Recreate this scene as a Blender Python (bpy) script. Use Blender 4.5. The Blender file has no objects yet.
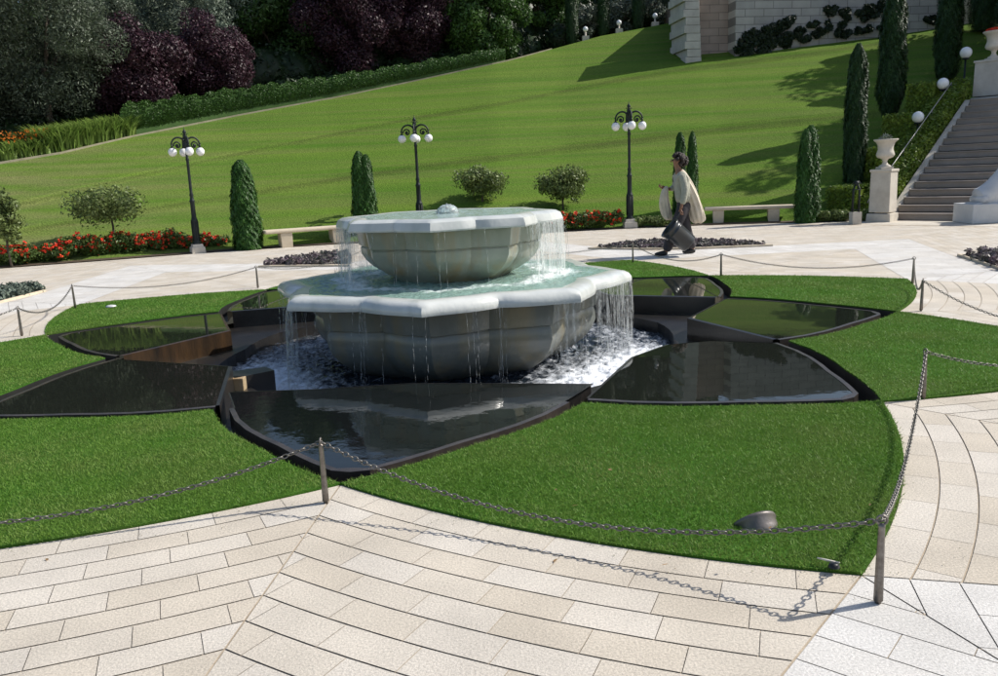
import bpy, bmesh, math, random
import numpy as np
from math import sin, cos, pi, radians, atan2, hypot, sqrt
from mathutils import Vector, Matrix
random.seed(7); RNG = np.random.default_rng(11)
SC = bpy.context.scene; COL = SC.collection

# ------------------------------------------------------------------ camera maths
F_PX, PITCH, ROLL, CAM_H = 824.1, 0.19897, 0.042623, 1.55
cF = Vector((0, cos(PITCH), -sin(PITCH))); _R = Vector((1, 0, 0)); _U = Vector((0, sin(PITCH), cos(PITCH)))
cR = _R * cos(ROLL) - _U * sin(ROLL); cU = _R * sin(ROLL) + _U * cos(ROLL)
def ray(u, v): return cF * F_PX + cR * (u - 499) - cU * (v - 338)
def W(u, v, z=0.0):                       # point of the picture on the level z
    d = ray(u, v); t = (z - CAM_H) / d.z; return Vector((d.x * t, d.y * t, z))
def WD(u, v, D):                          # point of the picture at distance y = D
    d = ray(u, v); t = D / d.y; return Vector((d.x * t, D, CAM_H + d.z * t))

# ------------------------------------------------------------------ object helpers
def link(o, parent=None):
    COL.objects.link(o)
    if parent is not None: o.parent = parent
    return o
def tag(o, label=None, cat=None, group=None, kind=None):
    if label: o['label'] = label
    if cat: o['category'] = cat
    if group: o['group'] = group
    if kind: o['kind'] = kind
    return o
def empty(name, loc, rz=0.0, scale=1.0):
    o = bpy.data.objects.new(name, None); o.location = loc; o.rotation_euler = (0, 0, rz)
    o.scale = (scale,) * 3; o.empty_display_size = .1
    return link(o)
def copy_tree(o, parent=None):
    kids = [c for c in o.children]
    c = o.copy(); COL.objects.link(c); c.parent = parent
    for k in kids: copy_tree(k, c)
    return c
def obj_np(name, V, Fc, n, m, parent=None, smooth=False, loc=None):
    """fast mesh of equal n-gons"""
    me = bpy.data.meshes.new(name); V = np.asarray(V, np.float32); Fc = np.asarray(Fc, np.int32)
    me.vertices.add(len(V)); me.vertices.foreach_set('co', V.ravel())
    me.loops.add(Fc.size); me.loops.foreach_set('vertex_index', Fc.ravel())
    me.polygons.add(len(Fc)); me.polygons.foreach_set('loop_start', np.arange(0, Fc.size, n, dtype=np.int32))
    if smooth: me.polygons.foreach_set('use_smooth', np.ones(len(Fc), bool))
    me.materials.append(m); me.update(calc_edges=True)
    o = bpy.data.objects.new(name, me)
    if loc is not None: o.location = loc
    return link(o, parent)
class MB:
    def __init__(s): s.v = []; s.f = []; s.sm = []
    def add(s, vs, fs, smooth=False, M=None):
        b = len(s.v)
        s.v += [tuple(M @ Vector(p)) if M is not None else tuple(p) for p in vs]
        s.f += [tuple(i + b for i in f) for f in fs]; s.sm += [smooth] * len(fs); return s
    def box(s, c, d, M=None, taper=1.0):
        x, y, z = d[0] / 2, d[1] / 2, d[2] / 2; t = taper
        vs = [(-x, -y, -z), (x, -y, -z), (x, y, -z), (-x, y, -z), (-x * t, -y * t, z), (x * t, -y * t, z), (x * t, y * t, z), (-x * t, y * t, z)]
        vs = [(a + c[0], b + c[1], e + c[2]) for a, b, e in vs]
        return s.add(vs, [(3, 2, 1, 0), (4, 5, 6, 7), (0, 1, 5, 4), (1, 2, 6, 5), (2, 3, 7, 6), (3, 0, 4, 7)], False, M)
    def lathe(s, prof, n=24, M=None, c=(0, 0, 0), cap=True, smooth=True):
        vs = []; fs = []
        for r, z in prof:
            for i in range(n):
                a = 2 * pi * i / n; vs.append((c[0] + r * cos(a), c[1] + r * sin(a), c[2] + z))
        for j in range(len(prof) - 1):
            for i in range(n):
                k = (i + 1) % n; fs.append((j * n + i, j * n + k, (j + 1) * n + k, (j + 1) * n + i))
        s.add(vs, fs, smooth, M)
        if cap:
            s.add(vs[:n][::-1], [tuple(range(n))], False, M); s.add(vs[-n:], [tuple(range(n))], False, M)
        return s
    def tube(s, pts, r, n=8, cap=True):
        pts = [Vector(p) for p in pts]; m = len(pts); rr = r if isinstance(r, (list, tuple)) else [r] * m
        vs = []; fs = []; prev = None
        for i, p in enumerate(pts):
            t = (pts[min(i + 1, m - 1)] - pts[max(i - 1, 0)]).normalized()
            if prev is None:
                a = t.orthogonal().normalized()
            else:
                a = (prev - t * prev.dot(t)).normalized()
            prev = a; b = t.cross(a)
            for k in range(n):
                q = 2 * pi * k / n; vs.append(p + (a * cos(q) + b * sin(q)) * rr[i])
        for i in range(m - 1):
            for k in range(n):
                j = (k + 1) % n; fs.append((i * n + k, i * n + j, (i + 1) * n + j, (i + 1) * n + k))
        if cap: fs += [tuple(range(n))[::-1], tuple(range((m - 1) * n, m * n))]
        return s.add(vs, fs, True)
    def ball(s, c, r, n=14, sc=(1, 1, 1)):
        prof = [(max(r * sin(pi * j / (n // 2 + 2)), 1e-4), -r * cos(pi * j / (n // 2 + 2))) for j in range(n // 2 + 3)]
        M = Matrix.Translation(c) @ Matrix.Diagonal((*sc, 1))
        return s.lathe(prof, n, M, cap=False)
    def prism(s, poly, z0, z1, M=None):
        n = len(poly)
        vs = [(p[0], p[1], z0) for p in poly] + [(p[0], p[1], z1) for p in poly]
        fs = [tuple(range(n))[::-1], tuple(range(n, 2 * n))] + [(i, (i + 1) % n, n + (i + 1) % n, n + i) for i in range(n)]
        return s.add(vs, fs, False, M)
    def build(s, name, m, parent=None, loc=None, bevel=0, sub=0):
        me = bpy.data.meshes.new(name); me.from_pydata(s.v, [], s.f)
        me.polygons.foreach_set('use_smooth', s.sm); me.materials.append(m)
        bm = bmesh.new(); bm.from_mesh(me); bmesh.ops.recalc_face_normals(bm, faces=bm.faces); bm.to_mesh(me); bm.free()
        me.update()
        o = bpy.data.objects.new(name, me)
        if loc is not None: o.location = loc
        if bevel:
            md = o.modifiers.new('bevel', 'BEVEL'); md.width = bevel; md.segments = 2; md.limit_method = 'ANGLE'
        if sub:
            md = o.modifiers.new('sub', 'SUBSURF'); md.levels = sub; md.render_levels = sub
        return link(o, parent)

# ------------------------------------------------------------------ materials
def nodes(name):
    m = bpy.data.materials.new(name); m.use_nodes = True; nt = m.node_tree
    return m, nt, nt.nodes['Principled BSDF'], nt.nodes.new, nt.links.new
def mat(name, c1, c2=None, scale=4.0, rough=.7, bump=0.0, bscale=None, detail=6, metal=0, island=0.0, c3=None, s3=.5, spec=.5, stretch=None, sss=0, trans=0, bdist=.02, contrast=(.35, .65)):
    m, nt, b, N, L = nodes(name)
    b.inputs['Roughness'].default_value = rough; b.inputs['Metallic'].default_value = metal
    b.inputs['Specular IOR Level'].default_value = spec
    tc = N('ShaderNodeTexCoord'); src = tc.outputs['Object']
    if stretch:
        mp = N('ShaderNodeMapping'); mp.inputs['Scale'].default_value = stretch; L(src, mp.inputs[0]); src = mp.outputs[0]
    col = None
    if c2:
        n = N('ShaderNodeTexNoise'); n.inputs['Scale'].default_value = scale; n.inputs['Detail'].default_value = detail; n.inputs['Roughness'].default_value = .65
        L(src, n.inputs['Vector']); r = N('ShaderNodeMapRange'); r.inputs[1].default_value = contrast[0]; r.inputs[2].default_value = contrast[1]
        L(n.outputs[0], r.inputs[0]); mx = N('ShaderNodeMix'); mx.data_type = 'RGBA'
        mx.inputs[6].default_value = (*c1, 1); mx.inputs[7].default_value = (*c2, 1); L(r.outputs[0], mx.inputs[0]); col = mx.outputs[2]
        if c3:
            n3 = N('ShaderNodeTexNoise'); n3.inputs['Scale'].default_value = s3; n3.inputs['Detail'].default_value = 4
            L(src, n3.inputs['Vector']); r3 = N('ShaderNodeMapRange'); r3.inputs[1].default_value = .45; r3.inputs[2].default_value = .68
            L(n3.outputs[0], r3.inputs[0]); m3 = N('ShaderNodeMix'); m3.data_type = 'RGBA'; L(r3.outputs[0], m3.inputs[0])
            L(col, m3.inputs[6]); m3.inputs[7].default_value = (*c3, 1); col = m3.outputs[2]
    else:
        rg = N('ShaderNodeRGB'); rg.outputs[0].default_value = (*c1, 1); col = rg.outputs[0]
    if island:
        g = N('ShaderNodeNewGeometry'); r = N('ShaderNodeMapRange'); r.inputs[3].default_value = 1 - island; r.inputs[4].default_value = 1 + island
        L(g.outputs['Random Per Island'], r.inputs[0]); h = N('ShaderNodeHueSaturation'); L(r.outputs[0], h.inputs['Value']); L(col, h.inputs['Color']); col = h.outputs[0]
    L(col, b.inputs['Base Color'])
    if trans:
        t = N('ShaderNodeBsdfTranslucent'); L(col, t.inputs[0]); ms = N('ShaderNodeMixShader'); ms.inputs[0].default_value = trans
        L(b.outputs[0], ms.inputs[1]); L(t.outputs[0], ms.inputs[2]); L(ms.outputs[0], nt.nodes['Material Output'].inputs[0])
    if bump:
        n = N('ShaderNodeTexNoise'); n.inputs['Scale'].default_value = bscale or scale * 4; n.inputs['Detail'].default_value = 5
        L(src, n.inputs['Vector']); bp = N('ShaderNodeBump'); bp.inputs['Strength'].default_value = bump; bp.inputs['Distance'].default_value = bdist
        L(n.outputs[0], bp.inputs['Height']); L(bp.outputs[0], b.inputs['Normal'])
    return m
M = {}
# paving slabs: tint per slab, fine pitting
def slab_mat(name, ca, cb, cc):
    m, nt, b, N, L = nodes(name); b.inputs['Roughness'].default_value = .85; b.inputs['Specular IOR Level'].default_value = .2
    g = N('ShaderNodeNewGeometry'); cr = N('ShaderNodeValToRGB'); cr.color_ramp.interpolation = 'LINEAR'
    e = cr.color_ramp.elements; e[0].color = (*ca, 1); e[1].color = (*cc, 1); x = e.new(.5); x.color = (*cb, 1)
    L(g.outputs['Random Per Island'], cr.inputs[0])
    tc = N('ShaderNodeTexCoord'); n = N('ShaderNodeTexNoise'); n.inputs['Scale'].default_value = 110; n.inputs['Detail'].default_value = 4; n.inputs['Roughness'].default_value = .75
    L(tc.outputs['Object'], n.inputs['Vector']); r = N('ShaderNodeMapRange'); r.inputs[1].default_value = .34; r.inputs[2].default_value = .62; r.inputs[3].default_value = .70; r.inputs[4].default_value = 1.10
    L(n.outputs[0], r.inputs[0])
    n2 = N('ShaderNodeTexNoise'); n2.inputs['Scale'].default_value = 2.2; n2.inputs['Detail'].default_value = 6; L(tc.outputs['Object'], n2.inputs['Vector'])
    r2 = N('ShaderNodeMapRange'); r2.inputs[1].default_value = .3; r2.inputs[2].default_value = .7; r2.inputs[3].default_value = .86; r2.inputs[4].default_value = 1.07
    L(n2.outputs[0], r2.inputs[0]); mu = N('ShaderNodeMath'); mu.operation = 'MULTIPLY'; L(r.outputs[0], mu.inputs[0]); L(r2.outputs[0], mu.inputs[1])
    h = N('ShaderNodeHueSaturation'); L(cr.outputs[0], h.inputs['Color']); L(mu.outputs[0], h.inputs['Value']); L(h.outputs[0], b.inputs['Base Color'])
    bp = N('ShaderNodeBump'); bp.inputs['Strength'].default_value = .8; bp.inputs['Distance'].default_value = .004; L(n.outputs[0], bp.inputs['Height']); L(bp.outputs[0], b.inputs['Normal'])
    return m
M['slab'] = slab_mat('cream_slabs', (.56, .495, .405), (.59, .53, .445), (.62, .57, .50))
M['slab_white'] = slab_mat('white_slabs', (.62, .59, .545), (.645, .62, .58), (.67, .65, .62))
M['grout'] = mat('grout', (.32, .26, .19), (.46, .39, .30), 3, .95, .3, 60)
def brick_mat(name, c1, c2, mortar, w, h, rough=.85, bump=.3, axis='XY', msize=.008):
    m, nt, b, N, L = nodes(name); b.inputs['Roughness'].default_value = rough; b.inputs['Specular IOR Level'].default_value = .2
    tc = N('ShaderNodeTexCoord'); src = tc.outputs['Object']
    if axis == 'XZ':
        mp = N('ShaderNodeMapping'); mp.inputs['Rotation'].default_value = (pi / 2, 0, 0); L(src, mp.inputs[0]); src = mp.outputs[0]
    if axis == 'YZ':
        sx = N('ShaderNodeSeparateXYZ'); L(src, sx.inputs[0]); cx = N('ShaderNodeCombineXYZ'); L(sx.outputs[1], cx.inputs[0]); L(sx.outputs[2], cx.inputs[1]); src = cx.outputs[0]
    br = N('ShaderNodeTexBrick'); br.inputs['Color1'].default_value = (*c1, 1); br.inputs['Color2'].default_value = (*c2, 1); br.inputs['Mortar'].default_value = (*mortar, 1)
    br.inputs['Scale'].default_value = 1; br.inputs['Brick Width'].default_value = w; br.inputs['Row Height'].default_value = h; br.inputs['Mortar Size'].default_value = msize
    L(src, br.inputs['Vector'])
    n = N('ShaderNodeTexNoise'); n.inputs['Scale'].default_value = 1.3; n.inputs['Detail'].default_value = 8; L(tc.outputs['Object'], n.inputs['Vector'])
    r = N('ShaderNodeMapRange'); r.inputs[1].default_value = .3; r.inputs[2].default_value = .7; r.inputs[3].default_value = .8; r.inputs[4].default_value = 1.12; L(n.outputs[0], r.inputs[0])
    h_ = N('ShaderNodeHueSaturation'); L(br.outputs[0], h_.inputs['Color']); L(r.outputs[0], h_.inputs['Value']); L(h_.outputs[0], b.inputs['Base Color'])
    bp = N('ShaderNodeBump'); bp.inputs['Strength'].default_value = bump; bp.inputs['Distance'].default_value = .02; bp.invert = True
    L(br.outputs['Fac'], bp.inputs['Height']); L(bp.outputs[0], b.inputs['Normal'])
    return m
M['ground'] = brick_mat('outer_paving', (.57, .51, .42), (.61, .56, .48), (.36, .31, .25), .34, .2)
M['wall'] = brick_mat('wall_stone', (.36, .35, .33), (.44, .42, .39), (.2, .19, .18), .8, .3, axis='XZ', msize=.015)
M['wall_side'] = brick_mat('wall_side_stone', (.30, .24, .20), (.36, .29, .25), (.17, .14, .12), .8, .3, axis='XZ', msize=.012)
M['wall_light'] = mat('light_block_stone', (.50, .48, .44), (.38, .36, .33), 2, .85, .4, 12)
M['stair'] = mat('stair_stone', (.34, .29, .255), (.26, .225, .195), 1.3, .85, .3, 30)
M['stone_lt'] = mat('pale_stone', (.60, .55, .47), (.48, .43, .36), 3, .8, .25, 40)
M['stone_wh'] = mat('white_marble', (.58, .58, .58), (.48, .49, .50), 2.5, .5, .1, 30)
M['bench'] = mat('bench_stone', (.62, .53, .40), (.50, .42, .31), 4, .8, .2, 50)
M['iron'] = mat('green_black_iron', (.008, .014, .014), (.014, .02, .02), 8, .55, .2, 40, spec=.35)
M['steel'] = mat('dull_steel', (.16, .14, .125), (.26, .24, .22), 30, .42, .15, 120, metal=.8)
M['chain'] = mat('chain_steel', (.13, .12, .11), (.22, .21, .19), 25, .42, 0, metal=.7)
M['granite'] = mat('wet_black_granite', (.010, .010, .010), (.022, .019, .017), 6, .3, .12, 40, spec=.6)
M['granite_brown'] = mat('brown_wet_stone', (.055, .030, .013), (.016, .011, .007), 2.4, .35, .15, 20, stretch=(3, 3, .6), spec=.5)
M['kerb'] = mat('kerb_granite', (.03, .025, .022), (.06, .048, .04), 8, .3, .15, 60, spec=.6)
M['dark'] = mat('pool_floor_stone', (.012, .012, .012), (.02, .02, .018), 4, .5)
M['soil'] = mat('soil', (.05, .035, .02), (.08, .055, .03), 8, .95, .5, 30)
M['lawn'] = mat('lawn_base', (.045, .13, .014), (.07, .18, .022), 3.0, .9, .8, 180, c3=(.07, .13, .02), s3=.9, spec=.1)
M['blade'] = mat('grass_blade', (.110, .225, .026), (.155, .275, .042), 2.2, .55, island=.22, c3=(.19, .27, .06), s3=1.4, spec=.25, trans=.25)
M['globe'] = mat('opal_glass', (.86, .86, .86), (.80, .80, .80), 3, .25, spec=.5)
M['white_cloth'] = mat('cream_cloth', (.66, .58, .46), (.54, .47, .37), 8, .9, .5, 14, bdist=.04)
M['shirt'] = mat('beige_shirt', (.42, .41, .33), (.31, .31, .25), 9, .9, .6, 14, bdist=.04)
M['trouser'] = mat('grey_trousers', (.06, .052, .056), (.04, .036, .04), 6, .9, .4, 12)
M['shoe'] = mat('black_leather', (.012, .012, .013), None, rough=.5)
M['skin'] = mat('brown_skin', (.26, .13, .075), (.22, .105, .06), 9, .55)
M['hair'] = mat('dark_hair', (.018, .012, .01), (.035, .02, .015), 30, .7, .6, 60)
M['bin'] = mat('dark_plastic', (.018, .022, .026), (.026, .03, .035), 4, .3)
M['eye'] = mat('eye_dark', (.02, .015, .012), None, rough=.2)
def leaf(name, a, b, isl=.35, c3=None, tr=.3, sc=1.5, rough=.5): return mat(name, a, b, sc, rough, island=isl, c3=c3, s3=.6, spec=.3, trans=tr)
M['cypress'] = leaf('cypress_leaf', (.03, .085, .014), (.05, .13, .02), .4, tr=.15, sc=3)
M['cypress_dk'] = leaf('tall_cypress_leaf', (.018, .045, .012), (.03, .07, .016), .4, tr=.15, sc=3)
M['olive'] = leaf('olive_leaf', (.115, .14, .095), (.055, .075, .045), .45, tr=.2)
M['silver'] = leaf('silver_leaf', (.22, .26, .20), (.12, .16, .11), .4, tr=.2)
M['plum'] = leaf('plum_leaf', (.065, .026, .038), (.028, .013, .02), .5, tr=.15)
M['green'] = leaf('dark_green_leaf', (.03, .07, .018), (.05, .10, .022), .4, tr=.2)
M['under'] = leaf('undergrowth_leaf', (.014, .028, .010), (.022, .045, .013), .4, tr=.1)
M['lime'] = leaf('light_green_leaf', (.075, .15, .03), (.04, .09, .02), .45, tr=.25)
M['roundleaf'] = leaf('round_tree_leaf', (.17, .22, .07), (.11, .15, .045), .5, tr=.25)
M['hedge'] = leaf('hedge_leaf', (.042, .095, .018), (.062, .13, .026), .35, tr=.2, sc=3)
M['strap'] = leaf('strap_leaf', (.26, .36, .09), (.15, .24, .05), .4, tr=.3)
M['ivy'] = leaf('ivy_leaf', (.20, .27, .035), (.11, .18, .02), .4, tr=.3, sc=2.5)
M['wallivy'] = leaf('wall_creeper_leaf', (.012, .022, .012), (.02, .035, .016), .3, tr=.1)
M['rose'] = leaf('rose_leaf', (.09, .14, .03), (.05, .09, .02), .4, tr=.2)
M['red'] = leaf('red_petal', (.70, .035, .02), (.75, .09, .03), .3, tr=.2)
M['orange'] = leaf('orange_petal', (.7, .22, .03), (.6, .15, .02), .3, tr=.2)
M['purple'] = leaf('purple_leaf', (.17, .12, .15), (.11, .12, .09), .5, tr=.15, sc=5)
M['grey_green'] = leaf('grey_green_leaf', (.16, .19, .15), (.10, .13, .10), .4, tr=.15, sc=5)
M['bark'] = mat('bark', (.09, .07, .05), (.05, .04, .03), 8, .9, .5, 20)
# hill turf: mown bands, dry tan patches
def hill_mat():
    m, nt, b, N, L = nodes('hill_turf'); b.inputs['Roughness'].default_value = .95; b.inputs['Specular IOR Level'].default_value = .05
    tc = N('ShaderNodeTexCoord'); uv = N('ShaderNodeUVMap'); uv.uv_map = 'row'
    def noise(src, scale, sx, sy, sz, det=5):
        mp = N('ShaderNodeMapping'); mp.inputs['Scale'].default_value = (sx, sy, sz); L(src, mp.inputs[0])
        n = N('ShaderNodeTexNoise'); n.inputs['Scale'].default_value = scale; n.inputs['Detail'].default_value = det; L(mp.outputs[0], n.inputs['Vector']); return n.outputs[0]
    def rng(x, a, c, lo=0., hi=1.):
        r = N('ShaderNodeMapRange'); r.inputs[1].default_value = a; r.inputs[2].default_value = c; r.inputs[3].default_value = lo; r.inputs[4].default_value = hi; L(x, r.inputs[0]); return r.outputs[0]
    def mix(f, a, c):
        x = N('ShaderNodeMix'); x.data_type = 'RGBA'; L(f, x.inputs[0])
        for k, q in ((6, a), (7, c)):
            if isinstance(q, tuple): x.inputs[k].default_value = (*q, 1)
            else: L(q, x.inputs[k])
        return x.outputs[2]
    band = noise(uv.outputs[0], 1, .45, 22, 1, 3); patch = noise(uv.outputs[0], 1, .7, 9, 1, 5); fine = noise(tc.outputs['Object'], 22, 1, 1, 1, 6)
    c = mix(rng(patch, .35, .65), (.072, .148, .018), (.114, .184, .027))
    c = mix(rng(band, .42, .66, 0, .45), c, (.145, .155, .052))
    sx = N('ShaderNodeSeparateXYZ'); L(uv.outputs[0], sx.inputs[0])      # drier towards the left of the bank
    dry = N('ShaderNodeMath'); dry.operation = 'MULTIPLY'; L(rng(sx.outputs[0], 5.2, 2.2), dry.inputs[0]); L(rng(noise(uv.outputs[0], 1, 1.5, 14, 1, 5), .38, .6), dry.inputs[1])
    c = mix(dry.outputs[0], c, (.20, .18, .088))
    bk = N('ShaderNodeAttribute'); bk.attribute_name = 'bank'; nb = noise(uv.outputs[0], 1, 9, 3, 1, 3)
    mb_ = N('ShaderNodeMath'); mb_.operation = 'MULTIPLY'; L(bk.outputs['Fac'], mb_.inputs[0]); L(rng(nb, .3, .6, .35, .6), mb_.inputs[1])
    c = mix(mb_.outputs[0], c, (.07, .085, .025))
    h = N('ShaderNodeHueSaturation'); L(rng(fine, .3, .7, .72, 1.25), h.inputs['Value']); L(c, h.inputs['Color']); L(h.outputs[0], b.inputs['Base Color'])
    bp = N('ShaderNodeBump'); bp.inputs['Strength'].default_value = .6; bp.inputs['Distance'].default_value = .05; L(fine, bp.inputs['Height']); L(bp.outputs[0], b.inputs['Normal'])
    return m
M['hill'] = hill_mat()
def water_mat(name, base, rough=.03, bscale=18, bstr=.08, foam_attr=None, foamcol=(.8, .82, .84), bdist=.02, stretch=(1, 1, 1), spec=.5, fscale=10):
    m, nt, b, N, L = nodes(name); b.inputs['Roughness'].default_value = rough; b.inputs['IOR'].default_value = 1.33; b.inputs['Specular IOR Level'].default_value = spec
    b.inputs['Base Color'].default_value = (*base, 1)
    tc = N('ShaderNodeTexCoord'); mp = N('ShaderNodeMapping'); mp.inputs['Scale'].default_value = stretch; L(tc.outputs['Object'], mp.inputs[0])
    n = N('ShaderNodeTexNoise'); n.inputs['Scale'].default_value = bscale; n.inputs['Detail'].default_value = 4; L(mp.outputs[0], n.inputs['Vector'])
    bp = N('ShaderNodeBump'); bp.inputs['Strength'].default_value = bstr; bp.inputs['Distance'].default_value = bdist; L(n.outputs[0], bp.inputs['Height']); L(bp.outputs[0], b.inputs['Normal'])
    if foam_attr:
        at = N('ShaderNodeAttribute'); at.attribute_name = foam_attr
        nf = N('ShaderNodeTexNoise'); nf.inputs['Scale'].default_value = fscale; nf.inputs['Detail'].default_value = 8; nf.inputs['Roughness'].default_value = .7; nf.inputs['Distortion'].default_value = .6
        L(mp.outputs[0], nf.inputs['Vector'])
        ad = N('ShaderNodeMath'); ad.operation = 'ADD'; L(at.outputs['Fac'], ad.inputs[0]); L(nf.outputs[0], ad.inputs[1])
        r = N('ShaderNodeMapRange'); r.inputs[1].default_value = .80; r.inputs[2].default_value = 1.16; L(ad.outputs[0], r.inputs[0])
        mx = N('ShaderNodeMix'); mx.data_type = 'RGBA'; mx.inputs[6].default_value = (*base, 1); mx.inputs[7].default_value = (*foamcol, 1); L(r.outputs[0], mx.inputs[0]); L(mx.outputs[2], b.inputs['Base Color'])
        r2 = N('ShaderNodeMapRange'); r2.inputs[3].default_value = rough; r2.inputs[4].default_value = .6; L(r.outputs[0], r2.inputs[0]); L(r2.outputs[0], b.inputs['Roughness'])
    return m
M['still'] = water_mat('still_dark_water', (.012, .014, .011), .015, 5, .035, stretch=(1, 1, 1), bdist=.01)
M['ripple'] = water_mat('rippled_dark_water', (.006, .008, .008), .015, 7, .10, bdist=.012)
M['pool'] = water_mat('churning_pool_water', (.012, .018, .026), .06, 20, .5, 'foam', (.82, .85, .9), bdist=.05)
M['basin_water'] = water_mat('green_basin_water', (.25, .38, .33), .08, 22, .7, 'foam', (.80, .86, .84), bdist=.03)
M['top_water'] = water_mat('upper_basin_water', (.36, .46, .43), .08, 26, .5, 'foam', (.80, .86, .84), bdist=.02)
# fountain stone
def fountain_mat(name, a, b_, st, rough, bumpz=.15):
    m, nt, b, N, L = nodes(name); b.inputs['Roughness'].default_value = rough; b.inputs['Specular IOR Level'].default_value = .5
    tc = N('ShaderNodeTexCoord')
    def nz(scale, s, det=6):
        mp = N('ShaderNodeMapping'); mp.inputs['Scale'].default_value = s; L(tc.outputs['Object'], mp.inputs[0]); n = N('ShaderNodeTexNoise')
        n.inputs['Scale'].default_value = scale; n.inputs['Detail'].default_value = det; L(mp.outputs[0], n.inputs['Vector']); return n.outputs[0]
    def rg(x, lo, hi, a0=0., a1=1.):
        r = N('ShaderNodeMapRange'); r.inputs[1].default_value = lo; r.inputs[2].default_value = hi; r.inputs[3].default_value = a0; r.inputs[4].default_value = a1; L(x, r.inputs[0]); return r.outputs[0]
    m1 = N('ShaderNodeMix'); m1.data_type = 'RGBA'; L(rg(nz(2.5, (1, 1, 1)), .35, .65), m1.inputs[0]); m1.inputs[6].default_value = (*a, 1); m1.inputs[7].default_value = (*b_, 1)
    m2 = N('ShaderNodeMix'); m2.data_type = 'RGBA'; L(rg(nz(3.2, (1.6, 1.6, .12)), .48, .68, 0, .8), m2.inputs[0]); L(m1.outputs[2], m2.inputs[6]); m2.inputs[7].default_value = (*st, 1)
    L(m2.outputs[2], b.inputs['Base Color'])
    bp = N('ShaderNodeBump'); bp.inputs['Strength'].default_value = bumpz; bp.inputs['Distance'].default_value = .01; L(nz(30, (1, 1, .5)), bp.inputs['Height']); L(bp.outputs[0], b.inputs['Normal'])
    return m
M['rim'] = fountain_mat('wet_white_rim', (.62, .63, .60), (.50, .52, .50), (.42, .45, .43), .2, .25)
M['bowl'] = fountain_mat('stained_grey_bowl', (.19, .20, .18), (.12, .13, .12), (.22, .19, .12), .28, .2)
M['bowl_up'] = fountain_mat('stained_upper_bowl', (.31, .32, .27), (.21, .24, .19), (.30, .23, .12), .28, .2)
def curtain_mat(name='falling_water', lo=.50, hi=.66):
    m, nt, b, N, L = nodes(name)
    b.inputs['Base Color'].default_value = (.85, .88, .88, 1); b.inputs['Roughness'].default_value = .12; b.inputs['IOR'].default_value = 1.33
    tc = N('ShaderNodeTexCoord'); uv = N('ShaderNodeUVMap'); uv.uv_map = 'fall'
    mp = N('ShaderNodeMapping'); mp.inputs['Scale'].default_value = (34, 2.6, 1); L(uv.outputs[0], mp.inputs[0])
    n = N('ShaderNodeTexNoise'); n.inputs['Scale'].default_value = 1; n.inputs['Detail'].default_value = 5; n.inputs['Roughness'].default_value = .6; L(mp.outputs[0], n.inputs['Vector'])
    mp2 = N('ShaderNodeMapping'); mp2.inputs['Scale'].default_value = (60, 22, 1); L(uv.outputs[0], mp2.inputs[0])
    n2 = N('ShaderNodeTexNoise'); n2.inputs['Scale'].default_value = 1; n2.inputs['Detail'].default_value = 3; L(mp2.outputs[0], n2.inputs['Vector'])
    ad = N('ShaderNodeMath'); ad.operation = 'MULTIPLY_ADD'; L(n2.outputs[0], ad.inputs[0]); ad.inputs[1].default_value = .35; L(n.outputs[0], ad.inputs[2])
    at = N('ShaderNodeAttribute'); at.attribute_name = 'dens'; sb = N('ShaderNodeMath'); sb.operation = 'ADD'; L(ad.outputs[0], sb.inputs[0]); L(at.outputs['Fac'], sb.inputs[1])
    r = N('ShaderNodeMapRange'); r.inputs[1].default_value = .95; r.inputs[2].default_value = 1.18; r.inputs[3].default_value = 0; r.inputs[4].default_value = .5; L(sb.outputs[0], r.inputs[0])
    tr = N('ShaderNodeBsdfTransparent'); tl = N('ShaderNodeBsdfTranslucent'); tl.inputs[0].default_value = (.85, .88, .88, 1)
    mt = N('ShaderNodeMixShader'); mt.inputs[0].default_value = .5; L(b.outputs[0], mt.inputs[1]); L(tl.outputs[0], mt.inputs[2])
    ms = N('ShaderNodeMixShader'); L(r.outputs[0], ms.inputs[0]); L(tr.outputs[0], ms.inputs[1]); L(mt.outputs[0], ms.inputs[2]); L(ms.outputs[0], nt.nodes['Material Output'].inputs[0])
    bp = N('ShaderNodeBump'); bp.inputs['Strength'].default_value = .5; bp.inputs['Distance'].default_value = .02; L(n.outputs[0], bp.inputs['Height']); L(bp.outputs[0], b.inputs['Normal'])
    return m
M['curtain'] = curtain_mat()
def clear_mat():
    m, nt, b, N, L = nodes('splash_water'); b.inputs['Base Color'].default_value = (.9, .93, .93, 1); b.inputs['Roughness'].default_value = .08; b.inputs['IOR'].default_value = 1.33
    b.inputs['Transmission Weight'].default_value = .8
    return m
M['splash'] = clear_mat()

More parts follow.
